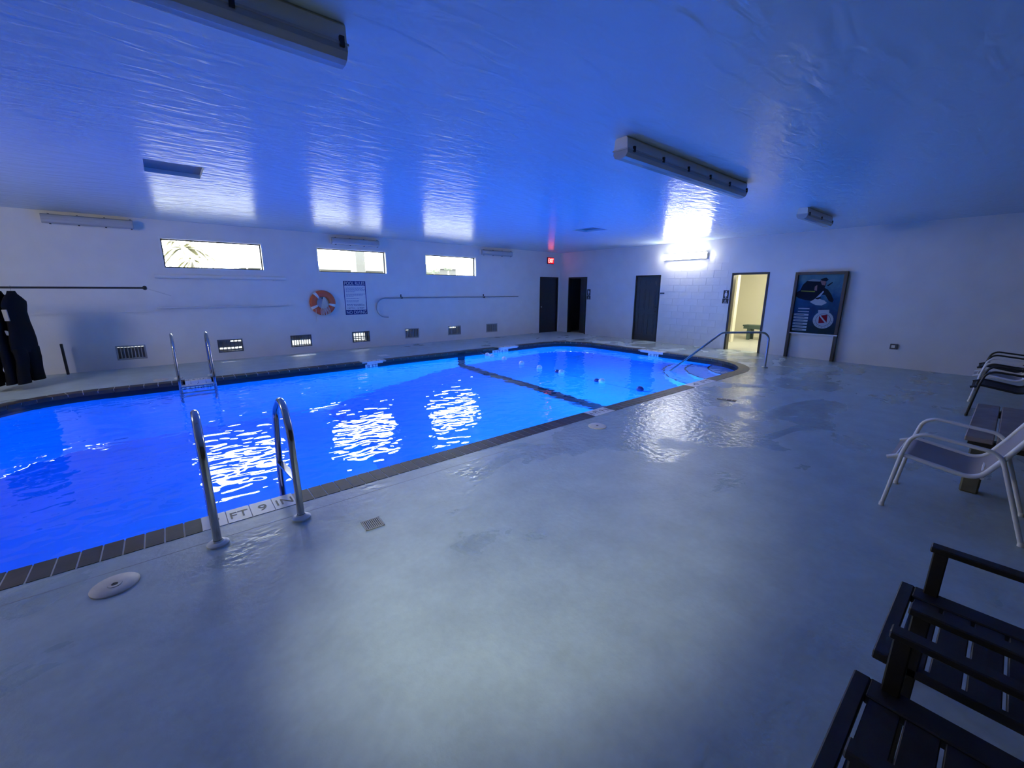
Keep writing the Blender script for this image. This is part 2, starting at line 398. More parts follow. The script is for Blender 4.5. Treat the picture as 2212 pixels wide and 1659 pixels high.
def wall_holes(name, fn, u0, u1, z0, z1, d0, d1, holes, m):
    us = sorted({u0, u1, *[h[0] for h in holes], *[h[1] for h in holes]})
    zs = sorted({z0, z1, *[h[2] for h in holes], *[h[3] for h in holes]})
    nu, nz = len(us)-1, len(zs)-1
    def solid(i, j):
        if i < 0 or j < 0 or i >= nu or j >= nz: return False
        uc, zc = (us[i]+us[i+1])/2, (zs[j]+zs[j+1])/2
        return not any(h[0] < uc < h[1] and h[2] < zc < h[3] for h in holes)
    b = MB()
    for i in range(nu):
        for j in range(nz):
            if not solid(i, j): continue
            a, c, p, q = us[i], us[i+1], zs[j], zs[j+1]
            b.add([fn(a,p,d0), fn(c,p,d0), fn(c,q,d0), fn(a,q,d0)], [(0,1,2,3)])
            b.add([fn(a,p,d1), fn(c,p,d1), fn(c,q,d1), fn(a,q,d1)], [(3,2,1,0)])
            for (di, dj, e) in ((-1,0,((a,p),(a,q))), (1,0,((c,p),(c,q))), (0,-1,((a,p),(c,p))), (0,1,((a,q),(c,q)))):
                if not solid(i+di, j+dj):
                    (s1, t1), (s2, t2) = e
                    b.add([fn(s1,t1,d0), fn(s2,t2,d0), fn(s2,t2,d1), fn(s1,t1,d1)], [(0,1,2,3)])
    me = bpy.data.meshes.new(name); me.from_pydata(b.v, [], b.f)
    bm = bmesh.new(); bm.from_mesh(me); bmesh.ops.remove_doubles(bm, verts=bm.verts[:], dist=1e-5)
    bmesh.ops.recalc_face_normals(bm, faces=bm.faces[:]); bm.to_mesh(me); bm.free()
    me.materials.append(MATS[m]); o = bpy.data.objects.new(name, me); COL.objects.link(o); o['kind'] = 'structure'
    return o

fA = lambda u, z, d: (u, WA+d, z)          # d into the wall (outwards)
fB = lambda u, z, d: (WB+d, u, z)
fL = lambda u, z, d: (XL-d, u, z)
fS = lambda u, z, d: (u, YF-d, z)

# ------------------------------------------------------------------ shell
WIN = [(0.11, 1.955, 2.085, 2.68), (3.215, 5.045, 2.085, 2.68), (6.32, 8.17, 2.085, 2.68)]
VENT = [(-0.90, -0.47), (0.84, 1.295), (2.385, 2.84), (3.95, 4.405), (5.54, 5.96), (7.055, 7.505), (8.60, 9.045)]
VZ = (0.20, 0.455)
EXD = (11.13, 12.12)
holesA = [(w[0], w[1], w[2], w[3]) for w in WIN]+[(v[0], v[1], VZ[0], VZ[1]) for v in VENT]+[(EXD[0], EXD[1], 0, 2.13)]
wall_back = wall_holes('wall_back', fA, XL-0.15, WB+0.15, 0, H, 0, 0.2, holesA, 'wall_paint')
D1, D2, D3, DT = (10.36, 11.29), (7.35, 8.265), (4.245, 5.185), 2.12
wall_right = wall_holes('wall_right', fB, YF-0.15, WA, 0, H, 0, 0.15, [(d[0], d[1], 0, DT) for d in (D1, D2, D3)], 'block_paint')
wall_left = wall_holes('wall_left', fL, YF-0.15, WA, 0, H, 0, 0.15, [], 'wall_paint')
wall_front = wall_holes('wall_front', fS, XL, WB, 0, H, 0, 0.15, [], 'wall_dark')
HATCH = [(0.034, 0.585, 6.45, 7.115), (7.79, 8.34, 6.52, 7.16)]
fC = lambda u, v, d: (u, v, H+d)
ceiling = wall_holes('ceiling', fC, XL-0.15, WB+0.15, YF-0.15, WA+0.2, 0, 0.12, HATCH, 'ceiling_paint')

# painted blocks of the door wall where the lamp rakes over them
bb = MB(); bb.box((-0.0025, -0.194, -0.094), (0.0, 0.194, 0.094), 0.0022)
proto = bb.build('block', 'block_paint', wall_right)
first = True
for row in range(0, 13):
    for k in range(-6, 6):
        yc = 6.29+k*0.4+(0.2 if row % 2 else 0.0); zc = 0.1+row*0.2
        y0, y1 = yc-0.2, yc+0.2
        if y0 < D3[1]+0.03 or y1 > D2[0]-0.03: continue
        o = proto if first else proto.copy()
        if not first: COL.objects.link(o); o.parent = wall_right
        o.location = (WB, yc, zc+random.uniform(-0.002, 0.002)); o.rotation_euler = (random.uniform(-0.004, 0.004), 0, random.uniform(-0.004, 0.004)); first = False

# pool contour
def contour(off=0.0):
    """list of segments; each returns a point for t in 0..1; offset outwards"""
    R = PR+off; xl, xr, yn, yf = PXL+PR, PXR-PR, PYN+PR, PYF-PR
    arc = lambda cx, cy_, a0: (lambda t: (cx+R*math.cos(a0+t*PI/2), cy_+R*math.sin(a0+t*PI/2)))
    return [lambda t: (xl+(xr-xl)*t, PYN-off), arc(xr, yn, -PI/2), lambda t: (PXR+off, yn+(yf-yn)*t), arc(xr, yf, 0),
            lambda t: (xr+(xl-xr)*t, PYF+off), arc(xl, yf, PI/2), lambda t: (PXL-off, yf+(yn-yf)*t), arc(xl, yn, PI)]
SEGN = [97, 11, 18, 11, 53, 11, 18, 11]
CW = 0.205
def ring(off, n=12):
    out = []
    for k, s in enumerate(contour(off)):
        m_ = n if k % 2 else 1
        out += [s(i/m_) for i in range(m_)]
    return out

# deck floor with the pool cut out
def build_deck():
    bm = bmesh.new(); edges = []
    for loop in ([(XL-0.15, YF-0.15), (WB+0.15, YF-0.15), (WB+0.15, WA+0.2), (XL-0.15, WA+0.2)], ring(CW)):
        vs = [bm.verts.new((x, y, 0)) for x, y in loop]
        for i in range(len(vs)): edges.append(bm.edges.new((vs[i], vs[(i+1) % len(vs)])))
    bmesh.ops.triangle_fill(bm, use_beauty=True, use_dissolve=False, edges=edges, normal=(0, 0, 1))
    for f in bm.faces:
        if f.normal.z < 0: f.normal_flip()
    me = bpy.data.meshes.new('floor'); bm.to_mesh(me); bm.free(); me.materials.append(MATS['deck_paint'])
    o = bpy.data.objects.new('floor', me); COL.objects.link(o); o['kind'] = 'structure'; return o
floor = build_deck()
# seam between coping bed and deck paint
b = MB(); b.box((-3.2, 3.168, 0.0), (9.6, 3.172, 0.0006)); b.build('seam', 'vent_metal', floor)

# hatches
for i, (x0, x1, y0, y1) in enumerate(HATCH):
    b = MB(); b.box((x0, y0, H+0.05), (x1, y1, H+0.07)); o = b.build('ceiling_hatch', 'vent_plate', None)
    tag(o, ('recessed ceiling hatch panel over the deep end ladders', 'recessed ceiling hatch panel over the shallow end')[i], 'hatch')

# ------------------------------------------------------------------ pool
pool = thing('swimming_pool', 'rectangular blue swimming pool with rounded corners and dark tile coping', 'pool', ((PXL+PXR)/2, (PYN+PYF)/2, 0))
def depth(x):
    pts = [(-3, -2.95), (2.4, -2.95), (6.0, -1.42), (11, -1.2)]
    for (a, za), (c, zc) in zip(pts, pts[1:]):
        if x <= c: return za+(zc-za)*(x-a)/(c-a)
    return -1.2
cont = ring(0.0, 16)
big = []                                    # finer contour so the walls follow the floor
for i in range(len(cont)):
    p, q = cont[i], cont[(i+1) % len(cont)]; n = max(1, int(math.dist(p, q)/0.6))
    big += [(p[0]+(q[0]-p[0])*k/n, p[1]+(q[1]-p[1])*k/n) for k in range(n)]
b = MB(); n = len(big)
b.add([(x, y, -0.26) for x, y in big]+[(x, y, depth(x)) for x, y in big], [(i, (i+1) % n, n+(i+1) % n, n+i) for i in range(n)], False)
def yspan(x):
    d = 0.0
    if x < PXL+PR: d = PR-math.sqrt(max(0, PR**2-(PXL+PR-x)**2))
    if x > PXR-PR: d = PR-math.sqrt(max(0, PR**2-(x-PXR+PR)**2))
    return PYN+d, PYF-d
xs = [PXL+PR*(1-math.cos(k/10*PI/2)) for k in range(11)]+[0.5, 2.4, 4.2, 6.0, 7.5]+[PXR-PR+PR*math.sin(k/10*PI/2) for k in range(11)]
vs = []; fs = []
for x in xs:
    y0, y1 = yspan(x); vs += [(x, y0, depth(x)), (x, y1, depth(x))]
for i in range(len(xs)-1): fs.append((2*i, 2*i+2, 2*i+3, 2*i+1))
b.add(vs, fs); b.build('basin', 'plaster', pool, True)
b = MB(); b.add([(x, y, -0.03) for x, y in big]+[(x, y, -0.26) for x, y in big], [(i, (i+1) % n, n+(i+1) % n, n+i) for i in range(n)], True)
b.build('waterline_band', 'band_tile', pool, True)
# coping bed (grout) and tiles
b = MB(); ri, ro = ring(0.0, 16), ring(CW, 16); n = len(ri)
b.add([(x, y, 0.0) for x, y in ri]+[(x, y, 0.0) for x, y in ro]+[(x, y, -0.045) for x, y in ri],
      [(i, (i+1) % n, n+(i+1) % n, n+i) for i in range(n)]+[(i, (i+1) % n, 2*n+(i+1) % n, 2*n+i) for i in range(n)])
b.build('coping_bed', 'grout', pool, True)
MARK = [(-0.02, 0.586), (4.21, 4.67), (6.94, 7.74)]
FMARK = [(0.05, 0.5), (3.42, 3.80), (7.25, 8.0)]
EMARK = [(5.9, 6.6)]
def tile(p0, p1, q0, q1, m, name='coping_tile'):
    """top slab with a nose turned down on the water side; p inner, q outer"""
    def inw(p, q, d):
        v = Vector((p[0]-q[0], p[1]-q[1])); v.normalize(); return (p[0]+v.x*d, p[1]+v.y*d)
    a0, a1 = inw(p0, q0, 0.012), inw(p1, q1, 0.012)
    b = MB(); zt, zb = 0.003, -0.055
    P = [(*q0, zt), (*a0, zt), (*a0, zb), (*inw(p0, q0, -0.03), zb), (*inw(p0, q0, -0.03), -0.02), (*q0, -0.02),
         (*q1, zt), (*a1, zt), (*a1, zb), (*inw(p1, q1, -0.03), zb), (*inw(p1, q1, -0.03), -0.02), (*q1, -0.02)]
    b.add(P, [(0,1,2,3,4,5), (11,10,9,8,7,6)]+[(i, (i+1) % 6, 6+(i+1) % 6, 6+i) for i in range(6)])
    return b.build(name, m, pool, True)
ci, co = contour(0.0), contour(CW)
for k in range(8):
    N = SEGN[k]
    for i in range(N):
        g = 0.045 if k == 0 else 0.03
        t0, t1 = (i+g)/N, (i+1-g)/N
        mid = ci[k]((i+0.5)/N)
        if k == 0 and any(a-0.02 < mid[0] < c+0.02 for a, c in MARK): continue
        if k == 4 and any(a-0.02 < mid[0] < c+0.02 for a, c in FMARK): continue
        if k == 2 and any(a-0.02 < mid[1] < c+0.02 for a, c in EMARK): continue
        m = random.choice(['coping_tile', 'coping_tile', 'coping_tile', 'coping_tile_red', 'coping_tile_green'])
        tile(ci[k](t0), ci[k](t1), co[k](t0), co[k](t1), m)
def marker(words, p, q, dirv, outv, up_out):
    """white tiles along the coping from p to q; letters stand so that they read from outside (up_out False) or from the water"""
    p, q = Vector(p), Vector(q); n = len(words); d = (q-p)/n; w = d.length; du = d.normalized(); ov = Vector(outv)
    for i, s in enumerate(words):
        a, c = p+d*i+du*0.003, p+d*(i+1)-du*0.003
        o = tile((a.x, a.y), (c.x, c.y), (a.x+ov.x*CW, a.y+ov.y*CW), (c.x+ov.x*CW, c.y+ov.y*CW), 'marker_white', 'depth_marker_tile')
        mb = MB()
        if up_out:   # top of the letters away from the water
            fn = lambda u, v: (c.x-du.x*u+ov.x*v, c.y-du.y*u+ov.y*v, 0.0045)
        else:        # top of the letters towards the water
            fn = lambda u, v: (a.x+du.x*u+ov.x*(CW-v), a.y+du.y*u+ov.y*(CW-v), 0.0045)
        lw = min(0.75, 0.38*len(s))*w
        put_text(mb, s, (w-lw)/2, 0.055, lw, 0.1, fn)
        mb.build('lettering', 'ink_black', o, False)
        o.children[0].data.transform(Matrix.Translation(-Vector(pool.location)))
marker(['9', 'FT', '9', 'IN'], (MARK[0][0], PYN), (MARK[0][1], PYN), None, (0, -1), False)
marker(['4', 'FT', '9', 'IN'], (MARK[1][0], PYN), (MARK[1][1], PYN), None, (0, -1), False)
marker(['4', 'FT'], (MARK[2][0], PYN), (MARK[2][1], PYN), None, (0, -1), False)
marker(['9', 'FT', '9', 'IN'], (FMARK[0][1], PYF), (FMARK[0][0], PYF), None, (0, 1), False)
marker(['9', 'FT'], (FMARK[1][1], PYF), (FMARK[1][0], PYF), None, (0, 1), False)
marker(['4', 'FT', '6', 'IN'], (FMARK[2][1], PYF), (FMARK[2][0], PYF), None, (0, 1), False)
marker(['4', 'FT'], (PXR, EMARK[0][0]), (PXR, EMARK[0][1]), None, (1, 0), False)
def face_marker(words, fn, w, h):
    n = len(words)
    for i, s in enumerate(words):
        b = MB(); b.prism([(i*w+0.003, -h), (i*w+w-0.003, -h), (i*w+w-0.003, 0), (i*w+0.003, 0)], fn, -0.01, 0.006)
        o = b.build('waterline_marker_tile', 'marker_white', pool, True)
        mb = MB(); lw = min(0.8, 0.42*len(s))*w; put_text(mb, s, i*w+(w-lw)/2, -h*0.88, lw, h*0.76, lambda u, v: fn(u, v, 0.007))
        q = mb.build('lettering', 'ink_blue', o, False); q.data.transform(Matrix.Translation(-Vector(pool.location)))
face_marker(['9', 'FT'], lambda u, v, d: (3.37+u, PYF-0.012-d, -0.056+v), 0.148, 0.105)
face_marker(['4', 'FT', '6', 'IN'], lambda u, v, d: (7.05+u, PYF-0.012-d, -0.056+v), 0.146, 0.105)
face_marker(['4', 'FT'], lambda u, v, d: (PXR-0.012-d, 6.34-u, -0.056+v), 0.16, 0.105)
face_marker(['9', 'FT', '9', 'IN'], lambda u, v, d: (0.0+u, PYF-0.012-d, -0.056+v), 0.13, 0.1)
# break line of black tile down the wall and over the floor
b = MB(); xb = 6.0
b.box((xb-0.11, PYF-0.012, -1.45), (xb+0.11, PYF+0.002, -0.03)); b.box((xb-0.11, PYN-0.002, -1.45), (xb+0.11, PYN+0.012, -0.03))
b.add([(xb+e, y, depth(xb+e)+0.014) for y in (PYN, PYF) for e in (-0.12, 0, 0.12)], [(0,1,4,3), (1,2,5,4)])
b.build('break_line', 'band_tile', pool, True)
# corner steps
SC = (10.2, 3.55)
for k, r in enumerate((1.0, 1.5, 2.0)):
    zt = ZW-0.22-0.27*k; b = MB(); nn = 20
    arc = [(SC[0]-r*math.sin(j/nn*PI/2), SC[1]+r*math.cos(j/nn*PI/2)) for j in range(nn+1)]
    v = [(SC[0], SC[1], zt)]+[(x, y, zt) for x, y in arc]+[(x, y, -1.3) for x, y in arc]
    f = [(0, j+1, j+2) for j in range(nn)]+[(j+1, nn+2+j, nn+3+j, j+2) for j in range(nn)]
    b.add(v, f); st = b.build('step', 'plaster_step_sheen', pool, True)
    b = MB(); b.tube([(x, y, zt+0.004) for x, y in arc], 0.022, 6); e = b.build('step_edge', 'band_tile', st, False)
    e.data.transform(Matrix.Translation(-Vector(pool.location)))
# underwater luminaires in the walls
for p, t in POOL_LAMPS:
    ax = 'Y' if abs(p[1]-PYN) < 0.2 else 'X'
    b = MB(); b.lathe((p[0], p[1]-0.055, p[2]) if ax == 'Y' else (p[0]-0.055, p[1], p[2]), [(0.0, 0.0), (0.16, 0.0), (0.16, 0.03), (0.13, 0.035)], 20, ax)
    o = b.build('pool_lamp_rim', 'steel_dull', pool, True)
    b = MB(); b.lathe((p[0], p[1]-0.03, p[2]) if ax == 'Y' else (p[0]-0.03, p[1], p[2]), [(0.0, 0.01), (0.08, 0.008), (0.13, 0.0)], 20, ax)
    q = b.build('pool_lamp_lens', 'lamp_lens', o, False); q.data.transform(Matrix.Translation(-Vector(pool.location)))
# water sheet
b = MB(); xw = sorted(set(xs+[PXL+PR+0.4*k for k in range(1, 26)])); vs = []; fs = []
for x in xw:
    y0, y1 = yspan(x); vs += [(x, y0, ZW), (x, y1, ZW)]
for i in range(len(xw)-1): fs.append((2*i, 2*i+2, 2*i+3, 2*i+1))
b.add(vs, fs, True); water = b.build('pool_water', 'water', None, kind='stuff'); tag(water, 'rippling clear water filling the blue pool', 'water')
if water.data.polygons[0].normal.z < 0: water.data.flip_normals()

# float line across the shallow end
fl = thing('float_line', 'sagging rope with white and blue floats across the pool', 'rope', (6.45, PYF, ZW))
FP = [(6.60, 9.36), (6.591, 9.009), (6.562, 8.756), (6.543, 8.206), (6.451, 7.416), (6.404, 6.739), (6.407, 6.05), (6.36, 4.919), (6.358, 4.061), (6.36, 3.58)]
b = MB(); b.tube([(x, y, ZW+(0.05 if i in (0, len(FP)-1) else -0.004)) for i, (x, y) in enumerate(FP)], 0.005, 6); b.build('rope', 'float_blue', fl, True)
for i, (x, y) in enumerate(FP[1:-1]):
    b = MB(); b.lathe((x, y, ZW+0.025), [(0.0, -0.066), (0.03, -0.06), (0.055, -0.035), (0.064, 0), (0.055, 0.035), (0.03, 0.06), (0.0, 0.066)], 14, 'Y')
    b.build('float', 'float_blue' if i >= 7 else 'float_white', fl, True)
    if i in (5, 6):
        b = MB(); b.lathe((x, y+0.12, ZW+0.015), [(0.012, -0.05), (0.04, -0.04), (0.05, 0), (0.04, 0.04), (0.012, 0.05)], 12, 'Y'); b.build('float', 'float_blue', fl, True)

# ------------------------------------------------------------------ ladders
def ladder(name, label, loc, rz, group, z0):
    t = thing(name, label, 'ladder', loc, rz, group)          # local: +y towards the water, x across, deck flange line y=0
    for x in (-0.253, 0.253):
        pts = rounded([(x, 0, 0.0), (x, 0.03, 0.66), (x, 0.2, 0.895), (x, 0.5, 0.715), (x, 0.66, 0.1), (x, 0.62, -1.1)], [0.25, 0.16, 0.22, 0.6], 7)
        b = MB(); b.tube(pts, 0.0245, 14); rail = b.build('rail', 'steel', t)
        b = MB(); b.lathe((x, 0, 0), [(0.0, 0.0), (0.064, 0.0), (0.064, 0.012), (0.05, 0.022), (0.034, 0.024), (0.026, 0.034)], 24); b.build('flange', 'white_plastic', rail)
        b = MB(); b.obox((x, 0.335, 0.265), (0.022, 0, 0), (0, 0.305, -0.035), (0, 0.001, 0.008)); b.build('brace', 'steel', rail)
    for z in (z0, z0-0.3, z0-0.6):
        b = MB(); b.box((-0.253, 0.60, z-0.012), (0.253, 0.685, z+0.012), 0.004); b.build('tread', 'steel_dull', t)
    return t
ladder('pool_ladder', 'stainless steel pool ladder with white flanges beside the 9 FT 9 IN tiles', (0.303, 3.10, 0), 0, 'pool ladders', -0.38)
ladder('pool_ladder', 'stainless steel pool ladder on the deck under the windows', (0.257, 9.82, 0), PI, 'pool ladders', -0.05)

# handrail at the corner steps (runs along the diagonal of the corner)
t = thing('handrail', 'bent grey steel handrail leading into the corner steps', 'handrail', (9.96, 3.31, 0), 3*PI/4)
pts = rounded([(0, 0, 0), (0, 0, 0.77), (0.98, 0, 0.755), (1.95, 0, -0.075), (2.3, 0, -0.38)], [0.17, 0.14, 0.2], 8)
b = MB(); b.tube(pts, 0.0225, 14); b.build('rail', 'steel_dull', t)
b = MB(); b.lathe((0, 0, 0), [(0, 0), (0.062, 0), (0.062, 0.012), (0.03, 0.022)], 20); b.build('flange', 'steel_dull', t)

# ------------------------------------------------------------------ deck fittings
def lid(loc, r, label):
    t = thing('skimmer_lid', label, 'lid', loc)
    b = MB(); b.lathe((0,0,0), [(0.0, 0.0), (r, 0.0), (r, 0.006), (r*0.97, 0.009), (r*0.3, 0.009), (r*0.28, 0.012), (r*0.14, 0.012)], 36); b.build('cover', 'beige_plastic', t)
    b = MB(); b.lathe((0,0,0), [(0.0, 0.0105), (r*0.14, 0.0105)], 18); b.build('finger_hole', 'ink_black', t)
lid((-0.442, 2.997, 0), 0.108, 'round beige skimmer lid near the two rail flanges')
lid((3.92, 3.066, 0), 0.11, 'round pale skimmer lid beside the 4 FT 9 IN tiles')
lid((-0.25, 9.87, 0), 0.11, 'round pale skimmer lid on the strip of deck below windows')
o = MB().box((3.98, 9.95, 0), (4.22, 10.2, 0.008), 0.003).build('cover_plate', 'white_plastic', None); tag(o, 'square white cover plate on the deck below windows', 'plate')
t = thing('floor_drain', 'small square metal floor drain grate in the grey deck', 'drain', (0.932, 2.69, 0), -0.06)
b = MB(); s = 0.066
for lo, hi in (((-s, -s, 0), (s, -s+0.008, 0.006)), ((-s, s-0.008, 0), (s, s, 0.006)), ((-s, -s, 0), (-s+0.008, s, 0.006)), ((s-0.008, -s, 0), (s, s, 0.006))): b.box(lo, hi)
b.build('frame', 'vent_metal', t)
b = MB(); b.box((-s, -s, 0), (s, s, 0.0015)); b.build('pan', 'ink_black', t)
for i in range(9):
    x = -s+0.015+i*0.0128; b = MB(); b.box((x-0.0032, -s+0.006, 0.001), (x+0.0032, s-0.006, 0.0055)); b.build('bar', 'vent_metal', t)

t = thing('deck_strip', 'narrow dark slot drain in the deck near the corner steps', 'drain', (6.49, 2.62, 0), 0.25)
b = MB(); b.box((-0.045, -0.13, 0), (0.045, 0.13, 0.005), 0.001); b.build('strip_base', 'ink_black', t)  # thin black strip with three lighter bars across
for i in range(3):
    b = MB(); b.box((-0.045, -0.075+i*0.075-0.006, 0.004), (0.045, -0.075+i*0.075+0.006, 0.007)); b.build('bar', 'vent_metal', t)

# ------------------------------------------------------------------ windows and what is outside
for i, (x0, x1, z0, z1) in enumerate(WIN):
    w = thing('window_%d' % (i+1), '', '', ((x0+x1)/2, WA+0.12, z0)); del w['label']; del w['category']; w['kind'] = 'structure'
    f = 0.022
    b = MB()
    for lo, hi in (((x0, WA+0.11, z0), (x1, WA+0.15, z0+f)), ((x0, WA+0.11, z1-f), (x1, WA+0.15, z1)), ((x0, WA+0.11, z0), (x0+f, WA+0.15, z1)), ((x1-f, WA+0.11, z0), (x1, WA+0.15, z1))): b.box(lo, hi)
    b.build('window_frame', 'black_paint', w, True)
    b = MB(); b.box((x0+f*0.5, WA+0.128, z0+f*0.5), (x1-f*0.5, WA+0.132, z1-f*0.5)); b.build('pane', 'pane_glass', w, True)
    g = 0.035; b = MB()
    for lo, hi in (((x0-g, WA-0.012, z0-g), (x1+g, WA, z0)), ((x0-g, WA-0.012, z1), (x1+g, WA, z1+g)), ((x0-g, WA-0.012, z0), (x0, WA, z1)), ((x1, WA-0.012, z0), (x1+g, WA, z1))): b.box(lo, hi)
    b.build('window_casing', 'reveal_white', w, True)
    pl = light('window_portal', 'AREA', ((x0+x1)/2, WA+0.18, (z0+z1)/2), 1.0, (1,1,1), (x1-x0, z1-z0), ((x0+x1)/2, 0, (z0+z1)/2))
    pl.data.cycles.is_portal = True

def out_pt(px, py, Y):
    """ray of a photo pixel met with the plane y = Y"""
    d = r2*((px-1106)/F_PX)-u2*((py-829.5)/F_PX)+fwd
    t = Y/d.y; return Vector((d.x*t, Y, 1.65+d.z*t))
GZ = -0.3
b = MB(); b.box((-60, WA+0.25, GZ-0.1), (90, 140, GZ)); o = b.build('ground_outside', 'far_pale', None); o['kind'] = 'structure'
b = MB(); b.box((-14, WA+2.4, GZ), (26, WA+2.6, 1.55)); o = b.build('wall_sky_screen', 'sky_screen_grey', None); o['kind'] = 'structure'  # added wall, keeps sky light from coming in at the low vents
def palm(px, py, Y, crown, label):
    c = out_pt(px, py, Y); t = thing('palm_tree', label, 'palm tree', (c.x, Y, GZ), 0, 'trees outside the windows')
    h = c.z-GZ
    b = MB(); b.tube([(0, 0, 0), (0.15, 0, h*0.5), (0, 0, h)], [0.3, 0.22, 0.2], 10); b.build('trunk', 'palm_trunk', t)
    for k in range(34):
        az = k*2.399; el = random.uniform(-0.7, 1.0); L_ = crown*random.uniform(0.8, 1.1); b = MB(); pts = []
        for j in range(7):
            s = j/6; r = L_*s*math.cos(el)*(1-0.15*s); z = L_*(s*math.sin(el)-0.75*s*s)
            pts.append((r*math.cos(az), r*math.sin(az), h+z))
        side = Vector((-math.sin(az), math.cos(az), 0)); vs = []; fs = []
        for j, p in enumerate(pts):
            wd = L_*0.06*math.sin(PI*min(1, 0.12+0.88*j/6)); p = Vector(p)
            vs += [p+side*wd-Vector((0, 0, wd*0.5)), p+Vector((0,0,0.02)), p-side*wd-Vector((0, 0, wd*0.5))]
        for j in range(6): fs += [(3*j, 3*j+1, 3*j+4, 3*j+3), (3*j+1, 3*j+2, 3*j+5, 3*j+4)]
        b.add(vs, fs); b.build('frond', 'palm_leaf', t)
palm(396, 535, 34, 2.3, 'tall leafy palm tree outside the window over the wall rack')
palm(414, 562, 30, 1.2, 'short bushy palm tree outside the window over the wall rack')
def pole(px, pt, pb, Y, label, r=0.09, arms=((0, 0.6),), name='utility_pole'):
    c = out_pt(px, pt, Y); h = c.z-GZ
    t = thing(name, label, 'pole', (c.x, Y, GZ), 0, 'poles outside the windows')
    b = MB(); b.tube([(0,0,0), (0,0,h)], [r*1.2, r], 8); b.build('mast', 'far_pole', t)
    for dz, w in arms:
        b = MB(); b.box((-w, -0.06, h-dz-0.1), (w, 0.06, h-dz+0.05)); b.build('cross_arm', 'far_pole', t)
pole(359, 520, 575, 40, 'bare leaning trunk at the edge outside the palm window', 0.08, ())
pole(371, 520, 575, 38, 'slim bare trunk next to the palms outside the window', 0.1, ())
pole(454, 533, 578, 42, 'utility pole with cross arms outside the palm window', 0.07, ((0.3, 0.5), (1.0, 0.35)))
pole(531, 558, 578, 50, 'short pole far outside the palm window', 0.08, ((0.1, 0.3),))
pole(758, 558, 577, 44, 'street light pole beside the square column outside', 0.1, ((0.1, 0.35), (0.7, 0.25)), 'street_light')
pole(987, 568, 585, 60, 'utility pole with slanted arms outside the window nearest the exit', 0.12, ((0.1, 0.6), (0.9, 0.6)))
p0, p1 = out_pt(768, 546, 16), out_pt(790, 582, 16)
b = MB(); b.box((p0.x, 16, GZ), (p1.x, 16.5, p0.z+0.2), 0.02); b.box((p0.x-0.08, 15.92, GZ), (p1.x+0.08, 16.58, GZ+0.25)); o = b.build('square_column', 'far_grey', None); tag(o, 'pale square column outside the window above the pool rules', 'column')
def low_roof(px0, px1, py, Y, label, name='low_building', m='far_pale'):
    a, c = out_pt(px0, py, Y), out_pt(px1, py, Y)
    t = thing(name, label, 'building', ((a.x+c.x)/2, Y, GZ)); w = (c.x-a.x)/2; h = a.z-GZ
    b = MB(); b.box((-w, 0, 0), (w, 6, h-0.25)); b.build('wall', 'far_grey', t)
    b = MB(); b.box((-w-0.3, -0.3, h-0.25), (w+0.3, 6.3, h)); b.build('roof', m, t)
low_roof(528, 562, 574, 55, 'long low pale building outside the palm window')
low_roof(692, 828, 577, 48, 'long low pale building behind the square column')
low_roof(930, 985, 577, 70, 'low pale roof outside the window nearest the exit')
def hedge(px, py, Y, r, label):
    c = out_pt(px, py, Y); b = MB()
    bm = bmesh.new(); bmesh.ops.create_icosphere(bm, subdivisions=3, radius=1)
    for v in bm.verts:
        k = 1+random.uniform(-0.12, 0.12); v.co = Vector((v.co.x*r*k, v.co.y*r*k, v.co.z*r*0.75*k))
    bm.verts.index_update(); b.add([v.co[:] for v in bm.verts], [[v.index for v in f.verts] for f in bm.faces]); bm.free()
    t = thing('round_tree', label, 'tree', (c.x, Y, GZ), 0, 'trees outside the windows')
    b2 = MB(); b2.v = [(x, y, z+c.z-GZ-0.4*r) for x, y, z in b.v]; b2.f = b.f; b2.s = b.s; b2.build('crown', 'far_hedge', t)
    b2 = MB(); b2.tube([(0,0,0), (0,0,c.z-GZ-0.3*r)], [0.2, 0.12], 8); b2.build('trunk', 'palm_trunk', t)
hedge(927, 575, 52, 0.9, 'round bushy tree outside, by the frame of the window nearest the exit')
hedge(938, 576, 60, 0.9, 'smaller round tree outside, behind the bushy one near the exit')
hedge(968, 572, 66, 0.9, 'lone dark tree above the pale roof outside the window nearest the exit')

